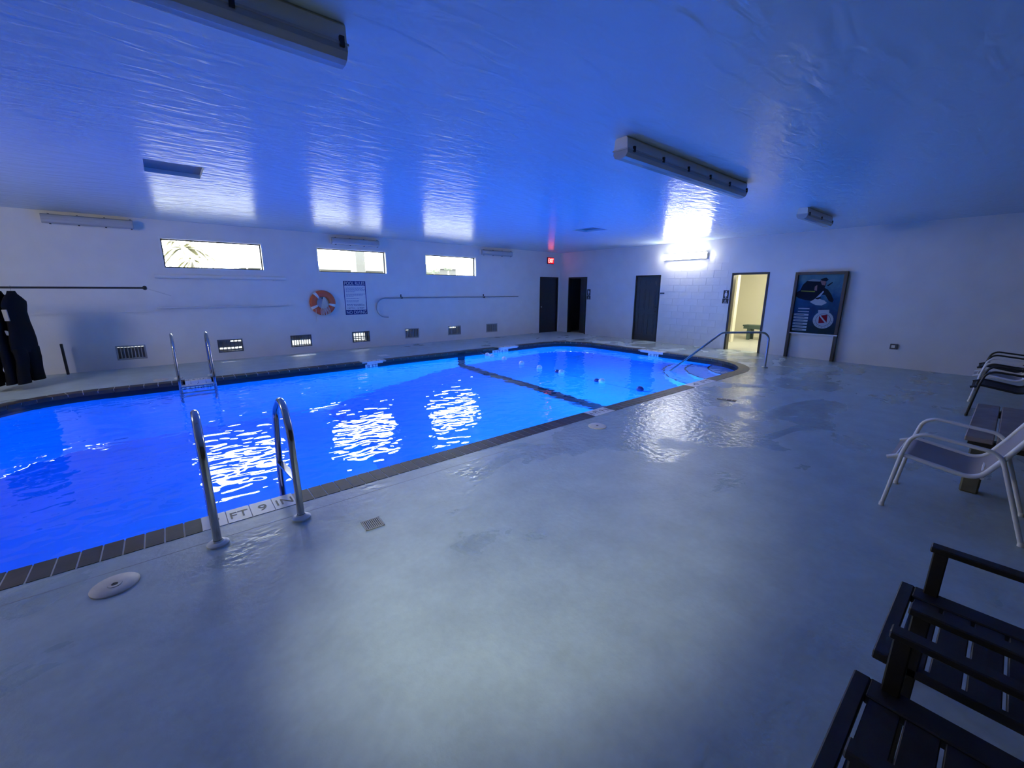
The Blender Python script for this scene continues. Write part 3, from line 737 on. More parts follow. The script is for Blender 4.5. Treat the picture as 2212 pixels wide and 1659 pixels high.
# ------------------------------------------------------------------ low wall vents
VST = ['top', 'slit', 'low', 'grid', 'slats', 'topshort', 'slats']
VLAB = ['low wall vent with closed grey plate nearest the wetsuits', 'low wall vent with a bright slit near the ladder',
        'low wall vent with its lower half open, below the life ring', 'low wall vent with bright grid below the pool rules sign',
        'grey slatted low wall vent under the curved end of hook', 'grey low wall vent with a short open row along its top',
        'grey slatted low wall vent nearest the exit door']
for (x0, x1), st, lab in zip(VENT, VST, VLAB):
    z0, z1 = VZ; t = thing('wall_vent', lab, 'vent', ((x0+x1)/2, WA, z0), 0, 'low wall vents'); g = 0.022
    b = MB()
    for lo, hi in (((x0-g, WA-0.008, z0-g), (x1+g, WA+0.03, z0+0.008)), ((x0-g, WA-0.008, z1-0.008), (x1+g, WA+0.03, z1+g)), ((x0-g, WA-0.008, z0), (x0+0.008, WA+0.03, z1)), ((x1-0.008, WA-0.008, z0), (x1+g, WA+0.03, z1))): b.box(lo, hi)
    b.build('frame', 'vent_metal' if st in ('top', 'slats', 'topshort') else 'vent_dark', t, True)
    nb = 8 if st in ('top', 'slats', 'topshort', 'low') else 6
    w = (x1-x0)/nb
    for k in range(1, nb):
        b = MB(); b.box((x0+k*w-0.008, WA+0.0, z0), (x0+k*w+0.008, WA+0.02, z1)); b.build('bar', 'vent_metal' if st in ('top', 'slats', 'topshort') else 'vent_dark', t, True)
    if st == 'grid':
        for zz in (z0+0.08, z0+0.13):
            b = MB(); b.box((x0, WA+0.02, zz-0.012), (x1, WA+0.035, zz+0.012)); b.build('crossbar', 'vent_dark', t, True)
    H_ = z1-z0
    plates = {'top': [(x0, x1, z0, z1-0.022)], 'slit': [(x0, x1, z0+0.085, z1-0.045), (x0, x0+0.24, z1-0.045, z1), (x0, x1, z0, z0+0.045)],
              'low': [(x0, x1, z0+0.14, z1), (x0, x1, z0, z0+0.03)], 'grid': [(x1-0.1, x1, z0, z1), (x0, x1, z0, z0+0.03), (x0, x1, z1-0.03, z1), (x0, x0+0.04, z0, z1)],
              'slats': [(x0+0.12, x1, z0, z1), (x0, x0+0.12, z0, z1-0.04)] if x0 < 7 else [(x0, x1, z0, z1)], 'topshort': [(x0, x1, z0, z1-0.05), (x1-0.13, x1, z1-0.05, z1), (x0, x0+0.06, z1-0.05, z1)]}[st]
    for (a, c, p, q) in plates:
        b = MB(); b.box((a, WA+0.06, p), (c, WA+0.075, q)); b.build('damper_plate', 'vent_plate', t, True)

# ------------------------------------------------------------------ doors
def frame_mesh(fn, u0, u1, top, w, d0, d1):
    b = MB()
    q = lambda ua, ub, za, zb: b.prism([(ua, za), (ub, za), (ub, zb), (ua, zb)], fn, d0, d1)
    q(u0, u0+w, 0, top); q(u1-w, u1, 0, top); q(u0+w, u1-w, top-w, top); return b
def door_struct(name, loc):
    w = thing(name, '', '', loc); del w['label']; del w['category']; w['kind'] = 'structure'; return w
# exit door in the window wall
dr = door_struct('door_1', ((EXD[0]+EXD[1])/2, WA, 0))
frame_mesh(fA, EXD[0], EXD[1], 2.13, 0.045, -0.01, 0.12).build('door_frame', 'black_paint', dr, True)
b = MB(); b.box((EXD[0]+0.045, WA+0.05, 0.0), (EXD[1]-0.045, WA+0.095, 2.085)); lf = b.build('door_leaf', 'door_dark', dr, True)
b = MB(); b.lathe((EXD[0]+0.11, WA+0.05, 1.0), [(0.0, -0.05), (0.028, -0.05), (0.03, -0.03), (0.012, -0.02), (0.012, 0.0)], 12, 'Y')
k = b.build('knob', 'steel_dull', lf, False); k.data.transform(Matrix.Translation(-Vector(dr.location)))
# men's room: dark doorway with a half open leaf
dr = door_struct('door_2', (WB, (D1[0]+D1[1])/2, 0))
frame_mesh(fB, D1[0], D1[1], DT, 0.05, -0.01, 0.15).build('door_frame', 'black_paint', dr, True)
b = MB(); hx, hy = WB+0.12, D1[0]+0.05; L_ = 0.40; an = math.radians(9)
dv = Vector((math.sin(an), math.cos(an), 0)); nv = Vector((math.cos(an), -math.sin(an), 0))
b.obox(Vector((hx, hy, 1.04))+dv*L_/2, dv*L_/2, nv*0.02, (0, 0, 1.025)); b.build('door_leaf', 'door_charcoal', dr, True)
# six-panel closed door
dr = door_struct('door_3', (WB, (D2[0]+D2[1])/2, 0))
frame_mesh(fB, D2[0], D2[1], DT, 0.045, -0.012, 0.12).build('door_frame', 'black_paint', dr, True)
ya, yb = D2[0]+0.045, D2[1]-0.045
b = MB(); b.box((WB+0.03, ya, 0.0), (WB+0.07, yb, DT-0.045)); lf = b.build('door_leaf', 'door_charcoal', dr, True)
ym = (ya+yb)/2
for (a, c) in ((ya+0.1, ym-0.06), (ym+0.06, yb-0.1)):
    for (p, q) in ((1.80, 1.98), (1.02, 1.68), (0.2, 0.9)):
        b = MB(); g = 0.022
        for (u0, u1, z0, z1) in ((a, c, p, p+g), (a, c, q-g, q), (a, a+g, p+g, q-g), (c-g, c, p+g, q-g)): b.prism([(u0, z0), (u1, z0), (u1, z1), (u0, z1)], fB, 0.018, 0.032)
        b.prism([(a+0.045, p+0.045), (c-0.045, p+0.045), (c-0.045, q-0.045), (a+0.045, q-0.045)], fB, 0.02, 0.032)
        k = b.build('door_panel', 'door_charcoal', lf, False); k.data.transform(Matrix.Translation(-Vector(dr.location)))
for zz, r in ((0.97, 0.03), (1.11, 0.022)):
    b = MB(); b.lathe((WB+0.03, ya+0.07, zz), [(0.0, -0.055 if r > 0.025 else -0.02), (r, -0.05 if r > 0.025 else -0.018), (r, -0.03 if r > 0.025 else 0), (0.014, -0.02), (0.014, 0.0)], 14, 'X')
    k = b.build('knob' if r > 0.025 else 'deadbolt', 'ink_black', lf, False); k.data.transform(Matrix.Translation(-Vector(dr.location)))
# women's room: lit doorway
dr = door_struct('door_4', (WB, (D3[0]+D3[1])/2, 0))
frame_mesh(fB, D3[0], D3[1], DT, 0.05, -0.012, 0.16).build('door_frame', 'black_paint', dr, True)

def room(x0, x1, y0, y1, z1, m, mf, open_side, hole):
    """side room behind a doorway: walls, floor and ceiling, each a named shell piece"""
    b = MB(); w = 0.08
    if open_side == 'x0':
        b.box((x1, y0-w, 0), (x1+w, y1+w, z1)); b.box((x0, y0-w, 0), (x1, y0, z1)); b.box((x0, y1, 0), (x1, y1+w, z1))
    else:
        b.box((x0-w, y0-w, 0), (x0, y1+w, z1)); b.box((x0, y0-w, 0), (x1, y0, z1)); b.box((x0, y1, 0), (x1, y1+w, z1))
    return b
RX = WB+0.152
def side_room(tagname, x0, x1, y0, y1, z1, m, mf, open_side):
    o = room(x0, x1, y0, y1, z1, m, mf, open_side, None).build('wall_'+tagname, m, None); o['kind'] = 'structure'
    b = MB(); b.box((x0, y0, -0.05), (x1, y1, 0.0)); o = b.build('floor_'+tagname, mf, None); o['kind'] = 'structure'
    b = MB(); b.box((x0, y0-0.08, z1), (x1+0.0, y1+0.08, z1+0.05)); o = b.build('ceiling_'+tagname, m, None); o['kind'] = 'structure'
side_room('restroom', RX, 16.4, 3.0, 6.9, 2.5, 'cream_wall', 'rest_floor', 'x0')
b = MB(); b.box((14.1, 5.80, 0), (14.3, 6.9, 2.5)); o = b.build('wall_partition', 'cream_trim', None); o['kind'] = 'structure'
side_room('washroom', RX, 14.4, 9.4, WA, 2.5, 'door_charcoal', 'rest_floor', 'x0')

# bench in the restroom
t = thing('bench', 'dark green slatted bench standing in the lit restroom', 'bench', (15.45, 5.0, 0))
for i in range(3):
    b = MB(); b.box((-0.2+i*0.137, -0.98, 0.455), (-0.2+i*0.137+0.125, 0.93, 0.50), 0.004); b.build('slat', 'bench_green', t)
b = MB(); b.box((-0.2, -0.96, 0.37), (-0.17, 0.9, 0.455)); b.build('apron', 'bench_green', t)
for yy in (-0.8, 0.74):
    for xx in (-0.17, 0.13):
        b = MB(); b.box((xx, yy-0.05, 0), (xx+0.06, yy+0.05, 0.455)); b.build('leg', 'bench_green', t)

# ------------------------------------------------------------------ light fixtures
def fixture(label, fn, length, lit=None, group='fluorescent fixtures', clips=6):
    """fn(u, v, d): u along, v across, d away from the mounting surface; open thing in world coords"""
    t = thing('light_fixture', label, 'light fixture', fn(0, 0, 0), 0, group); l = length/2
    b = MB(); prof = [(-0.058, 0.0), (0.058, 0.0), (0.07, 0.015), (0.076, 0.10), (-0.076, 0.10), (-0.07, 0.015)]
    n = len(prof); ends = []
    for u in (-l, l): ends.append([fn(u, v, d) for v, d in prof])
    b.add(ends[0]+ends[1], [tuple(range(n)), tuple(range(2*n-1, n-1, -1))]+[(i, (i+1) % n, n+(i+1) % n, n+i) for i in range(n)]); b.build('housing', 'white_plastic', t, True)
    b = MB(); b.prism([(-0.085, 0.1), (0.085, 0.1), (0.085, 0.112), (-0.085, 0.112)], lambda v, d, u: fn(u, v, d), -l-0.008, l+0.008); b.build('gasket', 'housing_grey', t, True)
    b = MB(); pr = [(-0.08, 0.112), (-0.082, 0.14), (-0.06, 0.172), (-0.025, 0.185), (0.025, 0.185), (0.06, 0.172), (0.082, 0.14), (0.08, 0.112)]
    b.prism(pr, lambda v, d, u: fn(u, v, d), -l, l); b.build('diffuser', lit or 'diffuser_clear', t, True)
    if not lit:
        for v in (-0.035, 0.035):
            b = MB(); b.tube([fn(-l+0.05, v, 0.135), fn(l-0.05, v, 0.135)], 0.015, 8); b.build('tube', 'white_plastic', t, True)
    for k in range(clips):
        u = -l+0.1+(2*l-0.13)*k/(clips-1)
        for sd in (-1, 1):
            b = MB(); b.prism([(u-0.012, 0.075), (u+0.012, 0.075), (u+0.012, 0.125), (u-0.012, 0.125)], lambda uu, d, v: fn(uu, v*sd, d), 0.076, 0.094); b.build('clip', 'ink_black' if not lit else 'housing_grey', t, True)
    return t
ceil = lambda x, y: (lambda u, v, d: (x+u, y+v, H-d))
fixture('long unlit fluorescent fixture on the ceiling above the skimmer lid', ceil(-0.35, 2.65), 2.62)
fixture('long unlit fluorescent fixture on the ceiling above the near deck', ceil(4.86, 2.65), 2.68)
fixture('unlit fluorescent fixture on the ceiling near the door wall', ceil(9.45, 2.65), 1.5, clips=3)
wallA = lambda x, z: (lambda u, v, d: (x+u, WA-d, z+v))
fixture('unlit fluorescent fixture high on the wall above the black rod', wallA(-0.9, 2.895), 1.25, clips=4)
fixture('unlit fluorescent fixture high on the wall over the middle window', wallA(4.19, 2.875), 1.25, clips=4)
fixture('unlit fluorescent fixture high on the wall past the window nearest the exit', wallA(8.98, 2.86), 1.30, clips=4)
fixture('glowing fluorescent fixture high on the wall between the doors', lambda u, v, d: (WB-d, 6.57+u, 2.63+v), 1.33, 'tube_on', clips=4)
fixture('glowing fluorescent fixture on the end wall beyond the deep end', lambda u, v, d: (XL+d, 7.2+u, 2.6+v), 1.33, 'tube_cool', clips=4)
fixture('glowing ceiling fixture inside the cream restroom', lambda u, v, d: (14.0+v, 4.5+u, 2.5-d), 1.2, 'tube_room', clips=3)
# spot lamp on the ceiling behind the photographer, aimed at the near deck
FLP, FLT = Vector((-2.0, 0.46, 2.82)), Vector((2.0, 2.0, 0))
t = thing('flood_light', 'small black spot lamp hung from the ceiling over the near deck', 'light fixture', (FLP.x, FLP.y, H))
dv = (FLT-FLP).normalized()
b = MB(); b.tube([(FLP.x, FLP.y, H), FLP-dv*0.1], 0.014, 10); b.lathe((FLP.x, FLP.y, H), [(0, -0.015), (0.06, -0.015), (0.06, 0)], 16); b.build('bracket', 'ink_black', t, True)
b = MB(); b.tube([FLP-dv*0.1, FLP-dv*0.06, FLP-dv*0.005], [0.03, 0.06, 0.075], 18, caps=False); b.build('shade', 'ink_black', t, True)
b = MB(); b.tube([FLP-dv*0.075, FLP-dv*0.065], 0.045, 14); b.build('lens', 'white_plastic', t, True)

# exit sign
t = thing('exit_sign', 'small glowing red EXIT sign above the corner door', 'sign', (11.64, WA, 2.62))
b = MB(); b.box((11.47, WA-0.05, 2.62), (11.81, WA, 2.855), 0.006); b.build('housing', 'ink_black', t, True)
b = MB(); b.box((11.485, WA-0.054, 2.635), (11.795, WA-0.05, 2.84)); b.build('face', 'exit_glow', t, True)
b = MB(); put_text(b, 'EXIT', 11.505, 2.665, 0.27, 0.145, lambda u, v: (u, WA-0.057, v)); b.build('lettering', 'exit_red', t, True)

# ------------------------------------------------------------------ signs on the walls
t = thing('pool_rules_sign', 'white and blue pool rules sign reading POOL RULES and NO DIVING', 'sign', (4.1, WA, 0.955))
X0, X1, Z0, Z1 = 3.80, 4.405, 0.955, 1.865
b = MB(); b.box((X0-0.012, WA-0.006, Z0-0.01), (X1+0.012, WA, Z1+0.01)); b.build('board', 'marker_white', t, True)
b = MB()
for lo, hi in (((X0, WA-0.0075, Z0), (X0+0.02, WA-0.006, Z1)), ((X1-0.02, WA-0.0075, Z0), (X1, WA-0.006, Z1)), ((X0, WA-0.0075, Z1-0.125), (X1, WA-0.006, Z1)), ((X0, WA-0.0075, Z0), (X1, WA-0.006, Z0+0.125))): b.box(lo, hi)
b.build('border', 'ink_blue', t, True)
fs_ = lambda u, v: (u, WA-0.0085, v)
b = MB(); put_text(b, 'POOL RULES', X0+0.03, Z1-0.108, X1-X0-0.06, 0.088, fs_); put_text(b, 'NO DIVING', X0+0.03, Z0+0.02, X1-X0-0.06, 0.088, fs_); b.build('heading', 'marker_white', t, True)
b = MB(); put_text(b, 'POOL MAXIMUM', X0+0.06, Z0+0.225, 0.47, 0.05, fs_); put_text(b, 'DEPTH: 10 FEET', X0+0.06, Z0+0.15, 0.47, 0.05, fs_); b.build('depth_text', 'ink_blue', t, True)
b = MB(); zz = Z1-0.16; rr = random.Random(3)
for ln in (0.5, 0.47, 0.53, 0.52, 0.25, 0, 0.53, 0.46, 0.2, 0, 0.36, 0, 0.34, 0.33, 0, 0.44):
    if ln:
        u = X0+0.05
        while u < X0+0.05+ln:
            w = rr.uniform(0.02, 0.06); b.box((u, WA-0.0075, zz-0.016), (min(u+w, X0+0.05+ln), WA-0.006, zz)); u += w+0.009
    zz -= 0.0305
b.build('small_print', 'ink_grey_blue', t, True)

def restroom_sign(y0, y1, z0, z1, female, label):
    """y1 > y0; seen from the pool, larger y is to the left"""
    t = thing('restroom_sign', label, 'sign', (WB, (y0+y1)/2, z0), 0, 'restroom signs')
    zs = z0+(z1-z0)*0.36; yc = (y0+y1)/2
    b = MB(); b.box((WB-0.006, y0, zs+0.006), (WB, y1, z1), 0.001); b.build('plate', 'ink_black', t, True)
    b = MB(); b.box((WB-0.006, y0-0.01, z0), (WB, y1+0.01, zs), 0.001); b.build('lower_plate', 'ink_black', t, True)
    f = lambda u, v, d=0: (WB-0.0072, yc-u, v)
    b = MB(); zt = z1-0.03
    b.add([f(0.016*math.cos(k*PI/6), zt-0.012+0.016*math.sin(k*PI/6)) for k in range(12)], [tuple(range(12))])
    body = [(-0.028, zt-0.035), (0.028, zt-0.035), (0.036, zt-0.1), (0.026, zt-0.1), (0.02, zt-0.06), (0.02, zt-0.17), (0.004, zt-0.17), (0.004, zt-0.11), (-0.004, zt-0.11), (-0.004, zt-0.17), (-0.02, zt-0.17), (-0.02, zt-0.06), (-0.026, zt-0.1), (-0.036, zt-0.1)]
    if female: body = [(-0.022, zt-0.035), (0.022, zt-0.035), (0.04, zt-0.09), (0.03, zt-0.095), (0.022, zt-0.07), (0.036, zt-0.135), (0.014, zt-0.135), (0.014, zt-0.175), (0.003, zt-0.175), (0.003, zt-0.135), (-0.003, zt-0.135), (-0.003, zt-0.175), (-0.014, zt-0.175), (-0.014, zt-0.135), (-0.036, zt-0.135), (-0.022, zt-0.07), (-0.03, zt-0.095), (-0.04, zt-0.09)]
    b.add([f(u, v) for u, v in body], [tuple(range(len(body)))]); b.build('figure', 'marker_white', t, True)
    b = MB(); zc = (z0+zs)/2+0.012
    for a0 in range(10):
        a, c = PI*0.75+a0*PI*0.14, PI*0.75+(a0+1)*PI*0.14; r0, r1 = 0.018, 0.025
        b.add([f(r0*math.cos(a), zc-0.008+r0*math.sin(a)), f(r1*math.cos(a), zc-0.008+r1*math.sin(a)), f(r1*math.cos(c), zc-0.008+r1*math.sin(c)), f(r0*math.cos(c), zc-0.008+r0*math.sin(c))], [(0,1,2,3)])
    b.add([f(-0.006, zc+0.03), f(0.004, zc+0.03), f(0.004, zc), f(0.022, zc), f(0.026, zc-0.02), f(0.018, zc-0.02), f(0.015, zc-0.008), f(-0.006, zc-0.008)], [tuple(range(8))])
    b.add([f(-0.05, z0+0.012), f(0.05, z0+0.012), f(0.05, z0+0.022), f(-0.05, z0+0.022)], [(0,1,2,3)])
    b.build('wheelchair_symbol', 'marker_white', t, True)
restroom_sign(10.18, 10.335, 1.30, 1.67, False, 'dark restroom sign with a man figure beside the dark doorway')
restroom_sign(5.215, 5.365, 1.29, 1.655, True, 'dark restroom sign with a woman figure beside the lit doorway')
t = thing('door_plaque', 'tiny black plaque beside the panelled door', 'sign', (WB, 7.265, 1.53))
b = MB(); b.box((WB-0.005, 7.19, 1.535), (WB, 7.335, 1.575)); b.build('plate', 'ink_black', t, True)
b = MB(); b.box((WB-0.006, 7.21, 1.55), (WB-0.005, 7.315, 1.559)); b.build('small_print', 'ink_grey_blue', t, True)

# ------------------------------------------------------------------ framed diving poster
t = thing('poster_board', 'black framed diving poster on two posts against the door wall', 'poster', (WB, 3.11, 0)); WB_, WB = WB, WB-0.022
PY0, PY1 = 2.59, 3.63
b = MB(); b.box((WB-0.10, PY1-0.065, 0), (WB, PY1, 2.09), 0.003); b.build('post', 'black_paint', t, True)
b = MB(); b.box((WB-0.10, PY0, 0), (WB, PY0+0.065, 2.09), 0.003); b.build('post', 'black_paint', t, True)
b = MB(); b.box((WB-0.10, PY0+0.065, 2.025), (WB, PY1-0.065, 2.09), 0.003); b.build('header', 'black_paint', t, True)
b = MB(); b.box((WB-0.045, PY0+0.065, 0.63), (WB, PY1-0.065, 2.03)); pan = b.build('print_panel', 'poster_print', t, True)
pan.data.transform(Matrix.Translation((0, 0, 0)))
b = MB(); b.box((WB-0.105, PY0-0.0, 0.605), (WB, PY1-0.065, 0.63)); b.build('ledge', 'white_paint', t, True)
pf = lambda lay: (lambda u, v: (WB-0.045-0.0006*lay, PY1-0.065-u*(PY1-PY0-0.13), 2.025-v*1.395))   # u 0..1 left to right, v 0..1 downwards
def shape(name, m, pts, lay):
    f = pf(lay); b = MB(); b.add([f(u, v) for u, v in pts], [tuple(range(len(pts)))]); return b.build(name, m, t, True)
shape('diver_print', 'poster_dark', [(0.0, 0.30), (0.08, 0.26), (0.12, 0.17), (0.22, 0.09), (0.36, 0.11), (0.5, 0.10), (0.62, 0.07), (0.64, 0.15), (0.62, 0.22), (0.7, 0.25), (0.78, 0.32), (0.86, 0.42), (0.84, 0.46), (0.76, 0.44), (0.66, 0.34), (0.56, 0.33), (0.46, 0.39), (0.42, 0.44), (0.24, 0.43), (0.08, 0.40), (0.0, 0.37)], 1)
shape('diver_print', 'poster_grey', [(0.2, 0.1), (0.34, 0.07), (0.5, 0.09), (0.5, 0.115), (0.34, 0.11)], 2)
shape('diver_print', 'poster_skin', [(0.50, 0.10), (0.58, 0.085), (0.63, 0.12), (0.62, 0.18), (0.55, 0.17)], 2)
shape('diver_print', 'poster_dark', [(0.5, 0.075), (0.62, 0.05), (0.68, 0.085), (0.64, 0.11), (0.53, 0.10)], 3)
shape('diver_print', 'poster_dark', [(0.66, 0.18), (0.76, 0.125), (0.78, 0.135), (0.69, 0.195)], 2)
shape('diver_print', 'poster_skin', [(0.40, 0.20), (0.45, 0.17), (0.46, 0.27), (0.40, 0.26)], 2)
shape('diver_print', 'poster_yellow', [(0.1, 0.265), (0.42, 0.275), (0.42, 0.29), (0.1, 0.28)], 2)
shape('diver_print', 'poster_white', [(0.34, 0.46), (0.44, 0.41), (0.60, 0.27), (0.62, 0.285), (0.52, 0.40), (0.66, 0.43), (0.72, 0.47), (0.62, 0.515), (0.48, 0.51)], 2)
shape('diver_print', 'poster_dark', [(0.46, 0.39), (0.56, 0.37), (0.58, 0.39), (0.52, 0.415), (0.46, 0.41)], 3)
for i in range(8):
    v0 = 0.56+i*0.053
    shape('text_line', 'poster_white', [(0.02+0.0, v0), (0.36, v0), (0.36, v0+0.033), (0.02, v0+0.033)] if i > 1 else [(0.1, v0+0.008), (0.36, v0+0.008), (0.36, v0+0.024), (0.1, v0+0.024)], 1)
    if i > 1: shape('text_line', 'poster_dark', [(0.07, v0+0.013), (0.28-0.01*(i % 3), v0+0.013), (0.28-0.01*(i % 3), v0+0.02), (0.07, v0+0.02)], 2)
def ell(cu, cv, r, n=28, a0=0, a1=2*PI): return [(cu+r*math.cos(a0+(a1-a0)*k/n), cv+r*0.652*math.sin(a0+(a1-a0)*k/n)) for k in range(n)]
shape('emblem', 'poster_white', ell(0.70, 0.76, 0.225), 1)
shape('emblem', 'poster_dark', ell(0.70, 0.76, 0.165), 2)
shape('emblem', 'poster_white', ell(0.70, 0.76, 0.158), 3)
shape('emblem', 'poster_white', [(0.56, 0.595), (0.80, 0.585), (0.81, 0.64), (0.57, 0.645)], 2)
shape('emblem', 'poster_red', [(0.60, 0.69), (0.78, 0.665), (0.79, 0.805), (0.61, 0.82)], 4)
shape('emblem', 'poster_white', [(0.60, 0.69), (0.635, 0.685), (0.79, 0.80), (0.755, 0.81)], 5)
for k in range(9):
    a = PI*0.05+k*PI*0.9/8
    cu, cv = 0.70+0.195*math.cos(a), 0.76+0.195*0.652*math.sin(a)
    shape('emblem', 'poster_grey', [(cu-0.012, cv-0.008), (cu+0.012, cv-0.008), (cu+0.012, cv+0.008), (cu-0.012, cv+0.008)], 2)

WB = WB_
# ------------------------------------------------------------------ window wall fittings
# life ring
t = thing('life_ring', 'orange life ring with white bands and looped rope on the wall', 'life ring', (3.215, WA-0.06, 0.96))
cx, cz, R0, r0 = 3.215, 1.292, 0.235, 0.088
def ring_part(a0, a1, n, r, grow):
    pts = [(cx+R0*math.cos(a0+(a1-a0)*k/n), WA-0.065, cz+R0*math.sin(a0+(a1-a0)*k/n)) for k in range(n+1)]
    b = MB(); return b, pts
b = MB(); b.tube([(cx+R0*math.cos(2*PI*k/48), WA-0.062, cz+R0*math.sin(2*PI*k/48)) for k in range(48)], r0, 16, closed=True, ry=0.055, upv=(1, 0, 0)); b.build('ring', 'ring_orange', t, True)
for ang in (128, 205, 345, 50):
    if ang == 50: continue
    a = math.radians(ang); pts = [(cx+R0*math.cos(a+d), WA-0.062, cz+R0*math.sin(a+d)) for d in (-0.13, -0.065, 0, 0.065, 0.13)]
    b = MB(); b.tube(pts, 0.091, 16, ry=0.058, upv=(math.cos(a), 0, math.sin(a))); b.build('band', 'marker_white', t, True)
rr = random.Random(5)
for k in range(9):
    e = -0.11+0.031*k; pts = [(cx+0.02+e*f_+rr.uniform(-0.007, 0.007), WA-0.128-0.006*(k % 3), cz+0.15-0.47*g_+rr.uniform(-0.01, 0.01)*(g_ > 0)) for f_, g_ in ((0.15, 0), (0.35, 0.2), (0.6, 0.45), (0.85, 0.7), (1.0, 0.93), (0.8, 1.0))]
    b = MB(); b.tube(pts, 0.0065, 6); b.build('rope_loop', 'rope_white', t, True)
b = MB(); b.tube([(cx-0.2, WA-0.12, cz-0.15), (cx-0.19, WA-0.06, cz-0.35), (cx-0.18, WA-0.03, cz-0.5)], 0.007, 6); b.build('rope_end', 'rope_white', t, True)
b = MB(); b.tube([(cx+0.02, WA, cz+0.12), (cx+0.02, WA-0.13, cz+0.115), (cx+0.02, WA-0.145, cz+0.15)], 0.008, 6); b.lathe((cx+0.02, WA, cz+0.12), [(0.0, -0.006), (0.025, -0.006), (0.025, 0.0)], 12, 'Y')
o = b.build('wall_hook', 'ink_black', None); tag(o, 'small black hook carrying the orange life ring', 'hook')

# shepherd's crook
t = thing('rescue_hook', 'long grey rescue pole with curved hook hung on wall brackets', 'rescue hook', (7.3, WA-0.05, 1.4))
arc = [(4.93, 1.395)]+[(4.93-0.27*math.sin(a), 1.125+0.27*math.cos(a)) for a in [k*PI/14 for k in range(1, 14)]]+[(5.0, 0.85)]
b = MB(); b.tube([(9.99, WA-0.06, 1.412), (7.5, WA-0.06, 1.404)]+[(x, WA-0.06, z) for x, z in arc], 0.017, 8); b.build('pole', 'steel_dull', t, True)
for x in (5.447, 8.467):
    b = MB(); b.box((x-0.015, WA-0.012, 1.38), (x+0.015, WA, 1.5)); b.box((x-0.012, WA-0.09, 1.372), (x+0.012, WA-0.0, 1.386)); b.box((x-0.012, WA-0.09, 1.372), (x+0.012, WA-0.08, 1.43))
    tag(b.build('wall_bracket', 'ink_black', None), 'small black bracket under the curved end of the rescue pole' if x < 7 else 'small black bracket under the straight end of the rescue pole', 'bracket', 'rescue pole brackets')
# white rails on the wall below the first window
t = thing('wall_rail', 'long white rounded rail on the wall below the palm window', 'rail', (1.15, WA, 1.86), 0, 'white rails on the window wall')
b = MB(); b.tube([(-0.09, WA-0.03, 1.9), (2.40, WA-0.03, 1.897)], 0.042, 12, ry=0.025, upv=(0, 0, 1)); b.build('rail', 'wall_paint', t, True)
for x in (0.15, 1.15, 2.15):
    b = MB(); b.box((x-0.02, WA-0.065, 1.845), (x+0.02, WA, 1.86)); b.build('bracket', 'wall_paint', t, True)
t = thing('wall_rail', 'thin white ledge rail on the wall, lower of two rails', 'rail', (1.15, WA, 1.22), 0, 'white rails on the window wall')
b = MB(); b.box((-0.14, WA-0.045, 1.222), (2.43, WA, 1.247), 0.004); b.build('ledge', 'wall_paint', t, True)
for x in (-0.05, 0.4, 1.15, 1.9, 2.4):
    b = MB(); b.box((x-0.012, WA-0.045, 1.247), (x+0.012, WA-0.03, 1.275)); b.build('peg', 'wall_paint', t, True)
b = MB(); b.box((XL, WA-0.02, 1.15), (-0.14, WA, 1.172)); o = b.build('trim_1', 'wall_paint', None); o['kind'] = 'structure'
b = MB(); b.box((WB-0.006, YF, 1.815), (WB, 2.59, 1.825)); o = b.build('trim_2', 'wall_paint', None); o['kind'] = 'structure'
# outlet
t = thing('wall_outlet', 'small outlet box with dark frame low on the door wall', 'outlet', (WB, 1.578, 0.40))
b = MB(); b.box((WB-0.045, 1.515, 0.405), (WB, 1.64, 0.52), 0.006); b.build('box', 'vent_dark', t, True)
b = MB(); b.box((WB-0.049, 1.555, 0.435), (WB-0.045, 1.615, 0.495)); b.build('cover', 'white_plastic', t, True)
# short black stake
o = MB().box((-1.665, 11.57, 0), (-1.625, 11.61, 0.60), 0.006).build('floor_stake', 'ink_black', None); tag(o, 'short black upright stake on the deck beside the wetsuits', 'stake')

# ------------------------------------------------------------------ wetsuits on a rod
RY = 10.4
t = thing('hanging_rod', 'black clothes rod with round end knob holding wetsuits', 'rod', (-2.4, RY, 1.655))
b = MB(); b.tube([(XL, RY, 1.655), (-0.27, RY, 1.655)], 0.0165, 12); b.build('rod', 'black_paint', t, True)
b = MB(); b.lathe((-0.245, RY, 1.655), [(0.0, -0.035), (0.02, -0.035), (0.036, -0.02), (0.04, 0.0), (0.03, 0.025), (0.0, 0.032)], 16, 'X'); b.build('end_knob', 'black_paint', t, True)
b = MB(); b.tube([(-0.25, RY, 1.655), (0.13, WA, 1.49)], 0.003, 5); b.build('stay_cable', 'steel_dull', t, True)
b = MB(); b.lathe((XL, RY, 1.655), [(0.0, 0.012), (0.05, 0.012), (0.05, 0.0)], 14, 'X'); b.build('flange', 'black_paint', t, True)
def loft(b, secs, n=14):
    """closed body through elliptical sections (z, cx, half width, half thickness, cy)"""
    vs = []; fs = []
    for z, cx_, w, th, cy_ in secs:
        vs += [(cx_+w*math.copysign(abs(math.cos(2*PI*j/n))**0.8, math.cos(2*PI*j/n)), cy_+th*math.sin(2*PI*j/n), z) for j in range(n)]
    for i in range(len(secs)-1):
        for j in range(n): fs.append((i*n+j, i*n+(j+1) % n, (i+1)*n+(j+1) % n, (i+1)*n+j))
    fs += [tuple(range(n)), tuple(range(len(vs)-1, len(vs)-n-1, -1))]
    b.add(vs, fs, True)
